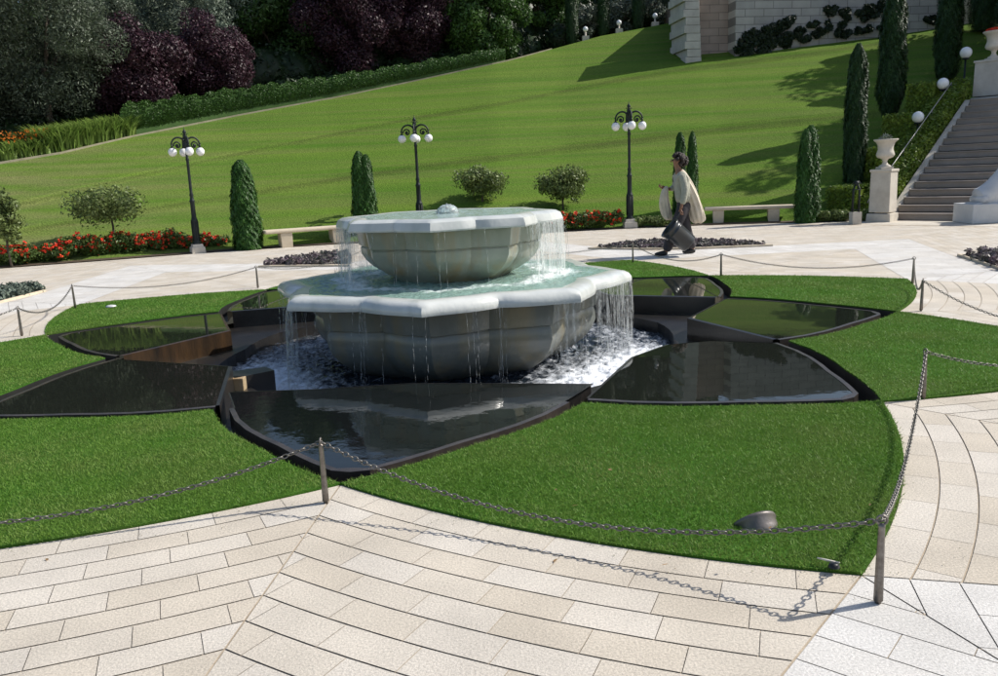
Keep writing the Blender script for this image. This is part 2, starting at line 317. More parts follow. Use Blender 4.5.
# ------------------------------------------------------------------ fountain frame: eight-fold plan
CX, CY, PH = -0.46935, 8.51235, radians(-94.851)
def FP(r, k, z=0.0):                                   # k in eighths of a turn
    a = PH + k * pi / 4; return Vector((CX + r * cos(a), CY + r * sin(a), z))
RT, RJ, RK, RC = 4.50, 3.35, 2.45, 5.93
ARC = [(0, RT), (.05, 4.38), (.1, 4.25), (.15, 4.12), (.2, 3.99), (.26, 3.87), (.33, 3.73), (.41, 3.56), (.5, RJ)]
def arc(k, side, n=None):                              # from tip to junction of petal k, side +-1
    return [FP(r, k + side * a) for a, r in ARC]
def circle3(a, b, c):
    ax, ay, bx, by, cx, cy = a.x, a.y, b.x, b.y, c.x, c.y
    d = 2 * (ax * (by - cy) + bx * (cy - ay) + cx * (ay - by))
    ux = ((ax * ax + ay * ay) * (by - cy) + (bx * bx + by * by) * (cy - ay) + (cx * cx + cy * cy) * (ay - by)) / d
    uy = ((ax * ax + ay * ay) * (cx - bx) + (bx * bx + by * by) * (ax - cx) + (cx * cx + cy * cy) * (bx - ax)) / d
    return Vector((ux, uy, 0)), hypot(ax - ux, ay - uy)
def contour(k, side, n=12):                            # outer lawn edge from tip T_k to cusp C (k +- .5)
    c, R = circle3(FP(RT, k), FP(5.24, k + side * .27), FP(RC, k + side * .5))
    a0 = atan2(FP(RT, k).y - c.y, FP(RT, k).x - c.x); p = FP(RC, k + side * .5); a1 = atan2(p.y - c.y, p.x - c.x)
    while a1 - a0 > pi: a1 -= 2 * pi
    while a1 - a0 < -pi: a1 += 2 * pi
    return [Vector((c.x + R * cos(a0 + (a1 - a0) * i / n), c.y + R * sin(a0 + (a1 - a0) * i / n), 0)) for i in range(n + 1)], c, R
def offset(pts, d):                                    # offset an open polyline to its left by d
    out = []
    for i, p in enumerate(pts):
        t = (pts[min(i + 1, len(pts) - 1)] - pts[max(i - 1, 0)]).normalized(); out.append(p + Vector((-t.y, t.x, 0)) * d)
    return out
def dense(pts, step=.05):
    out = [pts[0]]
    for a, b in zip(pts, pts[1:]):
        n = max(1, int((b - a).length / step))
        out += [a.lerp(b, i / n) for i in range(1, n + 1)]
    return out

# ------------------------------------------------------------------ ground, paving
def ring_mesh(name, inner, R, m, z):
    n = len(inner); mb = MB(); out = []
    for p in inner:
        a = atan2(p.y - CY, p.x - CX); out.append(Vector((CX + R * cos(a), CY + R * sin(a), 0)))
    vs = [(p.x, p.y, z) for p in inner] + [(p.x, p.y, z) for p in out]
    mb.add(vs, [(i, (i + 1) % n, n + (i + 1) % n, n + i) for i in range(n)]); return mb.build(name, m)
inner = []
for k in range(8):
    a, _, _ = contour(k, 1, 10); b, _, _ = contour(k + 1, -1, 10)
    inner += a[:-1] + b[::-1][:-1]
# order runs counter-clockwise with k
tag(ring_mesh('ground', [p + (Vector((CX, CY, 0)) - p).normalized() * .03 for p in inner], 14.0, M['grout'], -.0042), kind='structure')
rim14 = [Vector((CX + 13.95 * cos(a), CY + 13.95 * sin(a), 0)) for a in np.linspace(0, 2 * pi, 96, endpoint=False)]
tag(ring_mesh('ground', rim14, 240.0, M['ground'], -.002), kind='structure')

def clip(poly, n, d):                                  # keep points with n.p >= d
    out = []
    for i, p in enumerate(poly):
        q = poly[(i + 1) % len(poly)]; a = n[0] * p[0] + n[1] * p[1] - d; b = n[0] * q[0] + n[1] * q[1] - d
        if a >= 0: out.append(p)
        if (a > 0 and b < 0) or (a < 0 and b > 0):
            t = a / (a - b); out.append((p[0] + (q[0] - p[0]) * t, p[1] + (q[1] - p[1]) * t))
    return out
def area(p): return .5 * sum(p[i][0] * p[(i + 1) % len(p)][1] - p[(i + 1) % len(p)][0] * p[i][1] for i in range(len(p)))
G = .0036
cream, white = MB(), MB()
def put(mb, poly, z=0.0):
    if len(poly) < 3: return
    A = area(poly)
    if abs(A) < .00005: return
    if A < 0: poly = poly[::-1]
    mb.add([(x, y, z) for x, y in poly], [tuple(range(len(poly)))])
for h in range(16):
    k = h // 2; side = 1 if h % 2 == 0 else -1          # half lobe next to tip k on this side
    pts, c, R = contour(k, side)
    Tn = FP(1, k) - Vector((CX, CY, 0)); Cn = FP(1, k + side * .5) - Vector((CX, CY, 0))
    def hp(P, dirv, keep):                              # half plane through P along dirv that keeps the point keep
        n = Vector((-dirv.y, dirv.x)); d = n.x * P.x + n.y * P.y
        if n.x * keep.x + n.y * keep.y - d < 0: n = -n; d = -d
        return (n.x, n.y), d
    mid = FP(8, k + side * .25); O = Vector((CX, CY, 0)); Cc = FP(RC, k + side * .5)
    h1 = hp(O, Tn, mid); h2 = hp(O, Cn, mid)
    d1 = Matrix.Rotation(radians(-58) * side, 3, 'Z') @ Cn       # band edge leaving the cusp towards tip k's seam
    nrm = Vector((-d1.y, d1.x, 0));
    if nrm.dot(Cn) < 0: nrm = -nrm                      # outwards
    dC = nrm.x * Cc.x + nrm.y * Cc.y
    # region A: rings round the lobe
    a0 = atan2(pts[0].y - c.y, pts[0].x - c.x); a1 = atan2(pts[-1].y - c.y, pts[-1].x - c.x)
    lo, hi = (a1 - a0), 0
    while lo > pi: lo -= 2 * pi
    while lo < -pi: lo += 2 * pi
    sg = 1 if lo > 0 else -1
    for row in range(31):
        r0 = R + .003 + row * .158; r1 = r0 + .158 - 2 * G
        L = .33; da = L / (r0 + .1); off = (row * .41 % 1) * da + random.uniform(-.1, .1) * da
        n = int(2.6 / da) + 2
        for i in range(-int(.9 / da) - 1, n):
            s0 = i * da + off; s1 = s0 + da - G * .8 / (r0 + .1); A0 = a0 + sg * s0; A1 = a0 + sg * s1
            AM = (A0 + A1) / 2
            poly = [(c.x + r * cos(a), c.y + r * sin(a)) for r, a in ((r0, A0), (r0, AM), (r0, A1), (r1, A1), (r1, AM), (r1, A0))]
            poly = clip(poly, h1[0], h1[1] + G); poly = clip(poly, h2[0], h2[1]) if poly else poly
            poly = clip(poly, (-nrm.x, -nrm.y), -dC + G) if poly else poly
            put(cream, poly)
    # region B: white boards square to the band edge;  region B2: cream courses beyond
    e = d1.normalized(); Wd = 1.2
    bw = .168
    for i in range(-2, 60):
        for j in range(0, 5):
            u0 = i * bw; u1 = u0 + bw - G * 1.3; lenb = .44
            w0 = max(.004, j * lenb - (.0 if i % 2 else .21)); w1 = min(Wd, (j + 1) * lenb - (.0 if i % 2 else .21) - G * .9)
            if w1 - w0 < .02: continue
            q = [Cc + e * a + nrm * b for a, b in ((u0, w0), (u1, w0), (u1, w1), (u0, w1))]
            poly = [(p.x, p.y) for p in q]; poly = clip(poly, h1[0], h1[1] + G)
            poly = clip(poly, h2[0], h2[1] + G) if poly else poly
            put(white, poly)
    for j in range(34):
        w0 = Wd + .006 + j * .16; w1 = w0 + .153
        if (Cc - O).length + w0 * .5 > 11.5: break
        for i in range(-20, 26):
            u0 = i * .33 + (j % 2) * .165 + .07 * (j % 3); u1 = u0 + .33 - G * 1.6
            q = [Cc + e * a + nrm * b for a, b in ((u0, w0), (u1, w0), (u1, w1), (u0, w1))]
            poly = [(p.x, p.y) for p in q]; poly = clip(poly, h1[0], h1[1] + G)
            poly = clip(poly, h2[0], h2[1] + G) if poly else poly
            if poly and max(hypot(x - CX, y - CY) for x, y in poly) < 13.9: put(cream, poly)
tag(cream.build('paving', M['slab']), kind='structure')
tag(white.build('paving', M['slab_white']), kind='structure')

# ------------------------------------------------------------------ petals of dark water, lawns between
names = ['nearest petal shaped water basin in front of the fountain, point towards the camera',
         'large petal shaped dark basin on the right front, pointing to the right edge of lawn',
         'dark petal basin right of the fountain with greenish reflection, behind the right front one',
         'petal basin right behind the fountain that mirrors the walking person',
         'petal basin hidden behind the fountain on the far side',
         'petal basin left behind the fountain, next to the far left chain post',
         'petal basin on the left with a brown wet stone inner wall',
         'petal basin on the left front, running out of the left picture edge']
for k in range(8):
    root = empty('water_basin', FP(3.3, k, -.3)); tag(root, names[k], 'water basin', 'petal shaped basins round the fountain')
    off = -Vector(root.location)
    def sh(p, z): return (p.x + off.x, p.y + off.y, z + off.z)
    L_ = dense(arc(k, -1), .12); R_ = dense(arc(k, 1), .12)          # tip -> junction
    # left of direction for side +1 (ccw) arc going inwards ... choose the offset sign that moves towards the petal axis
    def inw(pts, d, side): return offset(pts, d * side)
    J0, J1, K = FP(RJ, k - .5), FP(RJ, k + .5), FP(RK, k)
    kerb = MB(); floor = MB()
    def band(pts, side, d0, d1, z0, z1, mb):
        A = inw(pts, d0, side); B = inw(pts, d1, side)
        # keep the tip closed on the petal axis
        ax = (FP(1, k) - O).normalized()
        def tipfix(P, d):
            dist = d / max(.25, abs(sin(.62))); P[0] = pts[0] - ax * dist; return P
        A = tipfix(A, d0); B = tipfix(B, d1)
        n = len(A); vs = [sh(p, z0) for p in A] + [sh(p, z1) for p in B]
        mb.add(vs, [(i, i + 1, n + i + 1, n + i) for i in range(n - 1)], False)
        return A, B
    water = []
    for pts, side in ((L_, -1), (R_, 1)):
        band(pts, side, .0, .0001, .0, -.13, floor)                   # trench outer side
        band(pts, side, .0, .105, -.13, -.13, floor)
        band(pts, side, .105, .1051, -.13, .002, kerb)
        band(pts, side, .1051, .140, .002, .004, kerb)
        _, B = band(pts, side, .140, .1401, .004, -.02, kerb)
        water.append(B)
    floor.build('trench', M['dark'], root); kerb.build('kerb', M['kerb'], root)
    left, right = water
    S = []
    if k == 0: edge = [right[-1], FP(2.92, k + .62), FP(2.62, k + .36), FP(RK, k), FP(2.66, k - .34), FP(2.94, k - .62), left[-1]]
    elif k == 1: edge = [right[-1], FP(2.72, k + .44), FP(2.44, k + .30), K, left[-1]]
    else: edge = [right[-1], K, left[-1]]
    edge = dense(edge, .15)
    poly = right + edge[1:-1] + left[::-1]
    # merge duplicates of the tip
    w = MB(); w.add([sh(p, .001) for p in poly[:-1]], [tuple(range(len(poly) - 1))])
    w.build('water_surface', M['ripple'] if k == 0 else M['still'], root)
    # inner wall with a thin wet lip
    wall = MB(); e_in = edge; n = len(e_in)
    lip = [p + (O - p).normalized() * .035 for p in e_in]
    vs = [sh(p, .003) for p in e_in] + [sh(p, -.003) for p in lip] + [sh(p, -.62) for p in lip]
    wall.add(vs, [(j * n + i, j * n + i + 1, (j + 1) * n + i + 1, (j + 1) * n + i) for j in range(2) for i in range(n - 1)])
    wl = wall.build('inner_wall', M['granite_brown'] if k in (6,) else M['granite'], root)
# central sunken ledge and pool floor
ledge = MB(); n = 64
def lr(i):
    return 2.56 if True else 0
vs = []
for i in range(n):
    a = 8 * i / n; vs.append(FP(3.5, a, -.21))
for i in range(n):
    a = 8 * i / n; f = abs((a % 1) - .5) * 2; vs.append(FP(2.40 - .12 * f, a, -.21))
for i in range(n):
    a = 8 * i / n; f = abs((a % 1) - .5) * 2; vs.append(FP(2.40 - .12 * f, a, -.62))
ledge.add([tuple(v - FP(0, 0)) for v in vs], [(j * n + i, j * n + (i + 1) % n, (j + 1) * n + (i + 1) % n, (j + 1) * n + i) for j in range(2) for i in range(n)])
o = ledge.build('pool_ledge', M['granite'], loc=(CX, CY, 0)); tag(o, 'black granite ledge ring stepping down into the pool under the fountain', 'ledge')
# lawns
def in_poly(P, poly):
    x, y = P[:, 0], P[:, 1]; ins = np.zeros(len(P), bool); n = len(poly)
    for i in range(n):
        x0, y0 = poly[i]; x1, y1 = poly[(i + 1) % n]
        if y0 == y1: continue
        c = ((y0 > y) != (y1 > y)) & (x < (x1 - x0) * (y - y0) / (y1 - y0) + x0); ins ^= c
    return ins
allb = []
for k in range(8):
    a, _, _ = contour(k, 1, 16); b, _, _ = contour(k + 1, -1, 16)
    poly = arc(k, 1)[::-1] + a[1:] + b[::-1][1:] + arc(k + 1, -1)[1:-1]
    # round off the outer cusp a little
    mb = MB(); Zt = .012
    n = len(poly); vs = [(p.x, p.y, Zt) for p in poly] + [(p.x, p.y, -.1) for p in poly]
    mb.add(vs, [tuple(range(n))] + [(i, (i + 1) % n, n + (i + 1) % n, n + i) for i in range(n)])
    tag(mb.build('lawn', M['lawn']), kind='structure')
    pp = [(p.x, p.y) for p in poly]; xs = [p[0] for p in pp]; ys = [p[1] for p in pp]
    cent = FP(4.4, k + .5); dist = cent.length
    dens = {0: 26000, 7: 24000, 1: 12000, 6: 9000, 2: 6000, 5: 5000}.get(k, 3500)
    N_ = int((max(xs) - min(xs)) * (max(ys) - min(ys)) * dens)
    P = np.c_[RNG.uniform(min(xs), max(xs), N_), RNG.uniform(min(ys), max(ys), N_)]
    P = P[in_poly(P, pp)]; P = P + RNG.normal(0, .007, P.shape)
    if k in (0, 7, 1):
        # thin out what lies outside the picture
        P = P[(P[:, 1] > .5) & (np.abs(P[:, 0]) < .66 * P[:, 1] + .4)]
    allb.append((P, max(1.0, dist / 6.0)))
Vs = []
for P, s in allb:
    n = len(P); ang = RNG.uniform(0, 2 * pi, n); hgt_ = RNG.uniform(.008, .019, n) * (1 + .15 * (s - 1)); wd = RNG.uniform(.0013, .0026, n) * s
    lean = RNG.normal(0, .009, (n, 2)); dx, dy = np.cos(ang) * wd, np.sin(ang) * wd
    z0 = np.full(n, .010)
    v = np.stack([np.c_[P[:, 0] - dx, P[:, 1] - dy, z0], np.c_[P[:, 0] + dx, P[:, 1] + dy, z0], np.c_[P[:, 0] + lean[:, 0], P[:, 1] + lean[:, 1], z0 + hgt_]], 1)
    Vs.append(v.reshape(-1, 3))
V = np.concatenate(Vs); Fc = np.arange(len(V)).reshape(-1, 3)
tag(obj_np('grass', V, Fc, 3, M['blade']), 'short green lawn grass between the petal basins', 'grass', kind='stuff')

# specks of soil, clippings and petals blown on the paving and the turf edge
k_ = 0; V = []
for _ in range(900):
    k = random.choice([0, 0, 7, 7, 1]); sd_ = random.choice([1, -1]); pts, c, R = contour(k, sd_, 24); p = random.choice(pts); dv = (p - Vector((CX, CY, 0))).normalized()
    p = p + dv * (random.expovariate(1 / .12) - .02) + Vector((random.uniform(-.05, .05), random.uniform(-.05, .05), 0)); s_ = random.uniform(.0015, .005); a = random.uniform(0, 6.28)
    t = Vector((cos(a), sin(a), 0)) * s_; b = Vector((-sin(a), cos(a), 0)) * s_ * .5; z = Vector((0, 0, .004))
    V += [p - t + z, p - b + z * 1.3, p + t + z * 1.2, p + b + z]
tag(obj_np('debris', [tuple(v) for v in V], np.arange(len(V)).reshape(-1, 4), 4, mat('crumbs', (.10, .07, .03), (.05, .09, .02), 40, .9, island=.4)), 'crumbs of soil and grass clippings strewn along the paving edge', 'debris', kind='stuff')
# ------------------------------------------------------------------ fountain
def star(phi, R, notch=.855, bulge=.035):
    f = phi % 1; f = min(f, 1 - f)                      # 0 at tip, .5 at notch
    a = f * pi / 4; tx, ty = 1.0, 0.0; nx, ny = notch * cos(pi / 8), notch * sin(pi / 8)
    dx, dy = nx - tx, ny - ty; den = sin(a) * dx - cos(a) * dy
    t = (-(sin(a) * tx)) / den if abs(den) > 1e-9 else 0
    t = max(0, min(1, t)); r = (tx + dx * t) * cos(a) + (ty + dy * t) * sin(a)
    return R * (r + bulge * sin(pi * t) ** 1.0 * t)
fount = empty('fountain', (CX, CY, -.6)); tag(fount, 'two-tiered white stone fountain with star shaped basins and falling water', 'fountain')
ZB = .6                                                # local z offset
def star_loft(prof, n=192, z_off=ZB, f=1.0):
    """prof: list of (R, z, starness)"""
    mb = MB(); vs = []; m = len(prof)
    for R, z, s in prof:
        R = R * f
        for i in range(n):
            k = 8 * i / n; a = PH + k * pi / 4; r = R * .93 * (1 - s) + s * star(k, R); vs.append((r * cos(a), r * sin(a), z + z_off))
    fs = [(j * n + i, j * n + (i + 1) % n, (j + 1) * n + (i + 1) % n, (j + 1) * n + i) for j in range(m - 1) for i in range(n)]
    mb.add(vs, fs, True); return mb
def shade(o, ang=32):
    me = o.data; me.set_sharp_from_angle(angle=radians(ang)); return o
rimp = [(1.506, 0.400, 1), (1.565, 0.505, 1), (1.633, 0.519, 1), (1.712, 0.521, 1), (1.780, 0.511, 1), (1.827, 0.488, 1), (1.852, 0.455, 1), (1.858, 0.425, 1), (1.853, 0.403, 1), (1.819, 0.397, 1), (1.408, 0.370, 1)]
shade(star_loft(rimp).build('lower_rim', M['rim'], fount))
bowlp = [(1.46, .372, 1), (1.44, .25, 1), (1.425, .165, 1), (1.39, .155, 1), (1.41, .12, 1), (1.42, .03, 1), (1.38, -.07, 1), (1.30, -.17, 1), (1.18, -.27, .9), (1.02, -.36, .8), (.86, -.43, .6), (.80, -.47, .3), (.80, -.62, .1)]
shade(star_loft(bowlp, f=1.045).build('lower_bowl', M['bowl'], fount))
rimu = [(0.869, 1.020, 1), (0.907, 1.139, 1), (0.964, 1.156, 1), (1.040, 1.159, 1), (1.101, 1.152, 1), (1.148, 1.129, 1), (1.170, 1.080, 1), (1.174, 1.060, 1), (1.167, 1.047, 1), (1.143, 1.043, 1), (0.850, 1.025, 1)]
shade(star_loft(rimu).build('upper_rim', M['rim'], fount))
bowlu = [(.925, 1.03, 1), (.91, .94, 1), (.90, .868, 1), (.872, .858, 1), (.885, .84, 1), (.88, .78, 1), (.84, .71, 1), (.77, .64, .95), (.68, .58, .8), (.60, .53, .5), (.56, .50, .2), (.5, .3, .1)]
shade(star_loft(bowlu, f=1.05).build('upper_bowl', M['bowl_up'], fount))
# water in the basins, gently churned, foam weight as attribute
def water_disc(name, Rf, z, m, foamf, amp, nr=70, na=240, r0=.01, nscale=9, base=None):
    from mathutils import noise
    V = []; foam = []
    for j in range(nr):
        for i in range(na):
            k = 8 * i / na; a = PH + k * pi / 4; R = Rf(k); t = (j / (nr - 1)); r = r0 + (R - r0) * t
            x, y = r * cos(a), r * sin(a); f = foamf(r, k)
            h = noise.noise(Vector((x * nscale, y * nscale, 3.1))) + .6 * noise.noise(Vector((x * nscale * 2.3, y * nscale * 2.3, 7.7)))
            edge = min(1, (1 - t) * 8 + .0)
            V.append((x, y, h * amp * (.35 + 1.1 * max(0, f + .3)) * (edge if base is None else 1))); foam.append(f)
    Fc = [(j * na + i, j * na + (i + 1) % na, (j + 1) * na + (i + 1) % na, (j + 1) * na + i) for j in range(nr - 1) for i in range(na)]
    o = obj_np(name, V, Fc, 4, m, None, True, loc=(CX, CY, z))
    at = o.data.attributes.new('foam', 'FLOAT', 'POINT'); at.data.foreach_set('value', np.array(foam, np.float32)); return o
def near(k, c, w):                                     # angular closeness, k in eighths
    d = abs((k - c + 4) % 8 - 4); return math.exp(-(d / w) ** 2)
def low_foam(r, k):
    ring = math.exp(-((r - 1.14 * star(k, 1)) / .17) ** 2); side = .55 + .45 * max(near(k, 1.9, 1.2), .75 * near(k, 6.6, 1.0), .5 * near(k, .4, 1.2), .5 * near(k, 4, 1.2))
    return -.02 + .62 * ring * side + .26 * near(k, 1.9, 1.1) * min(1, max(0, (r - .8) * 3)) + .18 * near(k, 6.2, 1.2)
def pool_foam(r, k):
    side = max(near(k, 1.4, .75), .8 * near(k, 6.7, .8), .45 * near(k, 4, 2.5))
    return .16 + .56 * math.exp(-((r - 1.95) / .42) ** 2) * side + .20 * near(k, 1.4, .9) + .10 * near(k, 6.8, .8)
wlow = water_disc('water', lambda k: star(k, 1.65), .518, M['basin_water'], low_foam, .016, r0=.45); tag(wlow, kind='structure')
wtop = water_disc('water', lambda k: star(k, .99), 1.155, M['top_water'], lambda r, k: .30 * math.exp(-(r / .2) ** 2) + .05 * near(k, 2, 1.5), .008, nr=40, r0=.001); tag(wtop, kind='structure')
wpool = water_disc('water', lambda k: 2.5, -.33, M['pool'], pool_foam, .030, nr=110, na=420, r0=.7, nscale=11, base=1); tag(wpool, kind='structure')

# falling water: thin sheets along the rims plus separate strands
def curtain(R, z0, z1, dens, name, label, drift=.02, n=420, m=12):
    V = []; D = []; UV = []
    for j in range(m):
        t = j / (m - 1)
        for i in range(n + 1):
            k = 8 * i / n; a = PH + k * pi / 4; wob = .012 * sin(k * 19 + 3 * t) * t + .01 * sin(k * 47) * t
            r = star(k, R) - .006 + drift * sqrt(t) + wob
            V.append((r * cos(a), r * sin(a), z0 + (z1 - z0) * t - .0)); D.append(dens(k, t)); UV.append((k * R * .785, t * (z0 - z1)))
    V = np.array(V); w_ = n + 1
    Fc = np.array([(j * w_ + i, (j + 1) * w_ + i, (j + 1) * w_ + i + 1, j * w_ + i + 1) for j in range(m - 1) for i in range(n)])
    o = obj_np(name, V, Fc, 4, M['curtain'], None, True, loc=(CX, CY, 0))
    at = o.data.attributes.new('dens', 'FLOAT', 'POINT'); at.data.foreach_set('value', np.array(D, np.float32))
    uvl = o.data.uv_layers.new(name='fall'); U_ = np.array(UV, np.float32)[Fc.ravel()]; uvl.data.foreach_set('uv', U_.ravel())
    tag(o, label, 'falling water', kind='stuff'); return o
def dens_up(k, t): return .13 + .36 * max(near(k, 6.5, .75), near(k, 5.6, .9), near(k, 1.75, .75), near(k, 3, 1.3), .7 * near(k, 4.5, 1)) - .22 * near(k, 7.9, .9) - .06 * t
def dens_lo(k, t): return .05 + .34 * max(near(k, 1.75, .62), .85 * near(k, 6.5, .6), .7 * near(k, 3.2, 1), .7 * near(k, 5.2, .8)) + .22 * max(near(k, .5, .05), near(k, 7.53, .06), near(k, 0, .02), near(k, .9, .12)) - .05 * t
curtain(1.175, 1.08, .54, dens_up, 'waterfall', 'thin veil of water falling from the upper basin rim')
curtain(1.862, .44, -.33, dens_lo, 'waterfall', 'streaks of water falling from the lower basin rim into the pool')
# bubbling jet on top
jet = MB()
for i in range(110):
    a = random.uniform(0, 2 * pi); e = random.uniform(.05, 1.5); r = .115 * random.uniform(.75, 1.05)
    jet.ball((r * cos(a) * cos(e), r * sin(a) * cos(e), .005 + .085 * sin(e) * random.uniform(.8, 1.1)), random.uniform(.005, .014), 8, (1, 1, .8))
prof = [(.115, 0), (.112, .03), (.098, .06), (.07, .083), (.035, .094), (.002, .097)]
jet.lathe(prof, 24, cap=False)
o = jet.build('water_jet', M['splash'], loc=(CX, CY, 1.15)); tag(o, 'small domed jet of water bubbling up in the top basin', 'water jet')
# droplets and strands
dr = MB()
def strand(R, k, z0, z1):
    a = PH + k * pi / 4; z = z0; r = star(k, R) + .01
    while z > z1:
        ln = random.uniform(.02, .12); t = (z0 - z) / (z0 - z1); rr = r + .05 * sqrt(max(t, 0)) + random.uniform(-.006, .006); da = random.uniform(-.004, .004)
        dr.tube([(rr * cos(a + da), rr * sin(a + da), z), (rr * cos(a + da), rr * sin(a + da), z - ln * .5), (rr * cos(a + da), rr * sin(a + da), z - ln)], [.0008, random.uniform(.0010, .0024), .0006], 5)
        z -= ln * random.uniform(.85, 1.5)
for k in [7.5, 7.51, 7.54, .49, .5, .52, .02, 7.94, .9, .97, 1.05, 6.95, 6.9, 7.02, .3, 7.72]: strand(1.86, k, .42, -.33)
for _ in range(50): strand(1.86, random.choice([random.gauss(1.7, .4), random.gauss(6.6, .3)]), .42, -.33)
for _ in range(40): strand(1.175, random.uniform(0, 8), 1.05, .55)
for _ in range(30): strand(1.86, random.uniform(0, 8), .42, -.33)
for _ in range(50): strand(1.175, random.choice([random.gauss(1.6, .4), random.gauss(6.4, .5)]), 1.05, .55)
o = dr.build('water_drops', M['splash'], loc=(CX, CY, 0)); tag(o, 'strings of falling water drops under the fountain rims', 'water drops', kind='stuff')
# two little blocks standing in the pool on the left
p = W(248, 378, -.13)
blk = MB(); v = [FP(2.42, 6.86), FP(2.05, 6.90), FP(2.05, 7.02), FP(2.42, 7.02)]
blk.prism([(q.x - v[0].x, q.y - v[0].y) for q in v], -.62, -.10)
tag(blk.build('step_block', M['granite'], loc=v[0]), 'black granite block jutting into the pool at the left of the fountain', 'stone block', )
q = W(238, 384, -.16)
b2 = MB(); b2.box((0, 0, 0), (.125, .10, .46)); tag(b2.build('stone_post', mat('ochre_stone', (.33, .22, .11), (.42, .34, .22), 6, .6, .2, 30), loc=(q.x, q.y, -.33), bevel=.006), 'small ochre stone post at the left rim of the foaming pool', 'stone post')

# ------------------------------------------------------------------ posts and chains
def make_post():
    r = empty('chain_post', (0, 0, 0)); mb = MB(); mb.lathe([(.011, -.01), (.011, .01), (.0165, .012), (.0155, .08), (.0115, .29), (.0125, .297), (.004, .303)], 16)
    mb.build('post', M['steel'], r)
    rg = MB(); rg.tube([(.017 * cos(a), 0, .315 + .017 * sin(a)) for a in np.linspace(0, 2 * pi, 17)], .0042, 8); rg.build('ring', M['steel'], r)
    return r
posts = {}
spots = [('B0', W(326, 503), 'chain post on the paving in the centre foreground, before the tip of the nearest basin'),
         ('C0', W(878, 603), 'chain post on the white paving at the lower right, beside the lawn corner'),
         ('B1', W(923, 399), 'chain post at the right edge, beside the tip of the right front basin'),
         ('B2', W(921, 311), 'chain post at the far right lawn corner, nearer one of the close pair'),
         ('C2', W(912.5, 284), 'chain post at the far right lawn corner, farther one of the close pair'),
         ('B3', W(721, 277), 'chain post behind the right basin, right of the walking person'),
         ('C3', W(633, 263), 'chain post right behind the fountain, left of the walking person'),
         ('B5', W(258, 288), 'chain post left behind the fountain, before the purple plant strip'),
         ('C5', W(75.5, 309), 'chain post beside the far left lawn, right one of the left pair'),
         ('B6', W(22, 336), 'chain post nearest the left picture edge, before the left lawn tip'),
         ('C7', FP(6.05, 7.5), None), ('C1', FP(6.05, 1.5), None), ('C6', FP(6.05, 6.5), None), ('C4', FP(6.05, 4.5), None)]
first = None
for n_, p, lab in spots:
    posts[n_] = p
    if lab is None: continue
    if first is None: first = make_post(); o = first
    else: o = copy_tree(first)
    o.location = (p.x, p.y, 0); o.rotation_euler = (random.uniform(-.015, .015), random.uniform(-.015, .015), random.uniform(0, 3))
    tag(o, lab, 'chain post', 'low steel posts that carry the chains')
def chain(a, b, sag, label, ll=.034, seg=(10, 5)):
    A = posts[a] + Vector((0, 0, .312)); B = posts[b] + Vector((0, 0, .312)); A.z = B.z = .312
    L = (B - A).length; N_ = 200; P = [A.lerp(B, i / N_) - Vector((0, 0, sag * 4 * (i / N_) * (1 - i / N_))) for i in range(N_ + 1)]
    cum = [0]
    for i in range(N_): cum.append(cum[-1] + (P[i + 1] - P[i]).length)
    n = int(cum[-1] / (ll * .80)); step = cum[-1] / n; mb = MB(); j = 0
    ring = []
    for i in range(seg[0]):
        t = 2 * pi * i / seg[0]; ring.append((ll * .5 * cos(t) * (1.0), ll * .30 * sin(t)))
    wr = .0034; vsL = []; fsL = []
    for i in range(seg[0]):
        t = 2 * pi * i / seg[0]; nx, ny = cos(t), sin(t)
        for q in range(seg[1]):
            w = 2 * pi * q / seg[1]; vsL.append((ring[i][0] + nx * wr * cos(w), ring[i][1] + ny * wr * cos(w), wr * sin(w)))
    for i in range(seg[0]):
        for q in range(seg[1]):
            i2 = (i + 1) % seg[0]; q2 = (q + 1) % seg[1]; fsL.append((i * seg[1] + q, i2 * seg[1] + q, i2 * seg[1] + q2, i * seg[1] + q2))
    for s in range(n):
        d = (s + .5) * step
        while j < N_ - 1 and cum[j + 1] < d: j += 1
        t = (d - cum[j]) / (cum[j + 1] - cum[j]); c = P[j].lerp(P[j + 1], t) - A; x = (P[j + 1] - P[j]).normalized()
        y = x.cross(Vector((0, 0, 1))).normalized(); z = x.cross(y); tw = (pi / 4 if s % 2 else -pi / 4) + random.uniform(-.15, .15)
        y2 = y * cos(tw) + z * sin(tw); z2 = x.cross(y2)
        Mx = Matrix(((x.x, y2.x, z2.x, c.x), (x.y, y2.y, z2.y, c.y), (x.z, y2.z, z2.z, c.z), (0, 0, 0, 1)))
        mb.add(vsL, fsL, True, Mx)
    o = mb.build('chain', M['chain'], loc=A); tag(o, label, 'chain', 'steel chains between the posts'); return o
chain('B0', 'C7', .19, 'steel chain crossing the left front lawn to the left picture edge')
chain('B0', 'C0', .20, 'long steel chain hanging low over the front lawn between the two nearest posts')
chain('C0', 'B1', .20, 'steel chain along the right edge of the front lawn')
chain('B1', 'C1', .20, 'steel chain running right over the paving from the right edge post', seg=(8, 4))
chain('C1', 'B2', .24, 'far right chain sloping down to the right picture edge from the close pair of posts', seg=(8, 4))
chain('B2', 'C2', .21, 'short tightly hanging chain between the close pair of posts at the far right', seg=(6, 4))
chain('C2', 'B3', .15, 'chain hanging behind the far right lawn, right of the walking person', seg=(6, 4))
chain('B3', 'C3', .17, 'chain hanging in front of the walking person', seg=(6, 4))
chain('C3', 'C4', .17, 'chain behind the fountain, left of the walking person', seg=(6, 4))
chain('C4', 'B5', .13, 'chain behind the fountain before the strip of purple plants at the left', seg=(6, 4))
chain('B5', 'C5', .13, 'long chain hanging behind the far left lawn', seg=(6, 4))
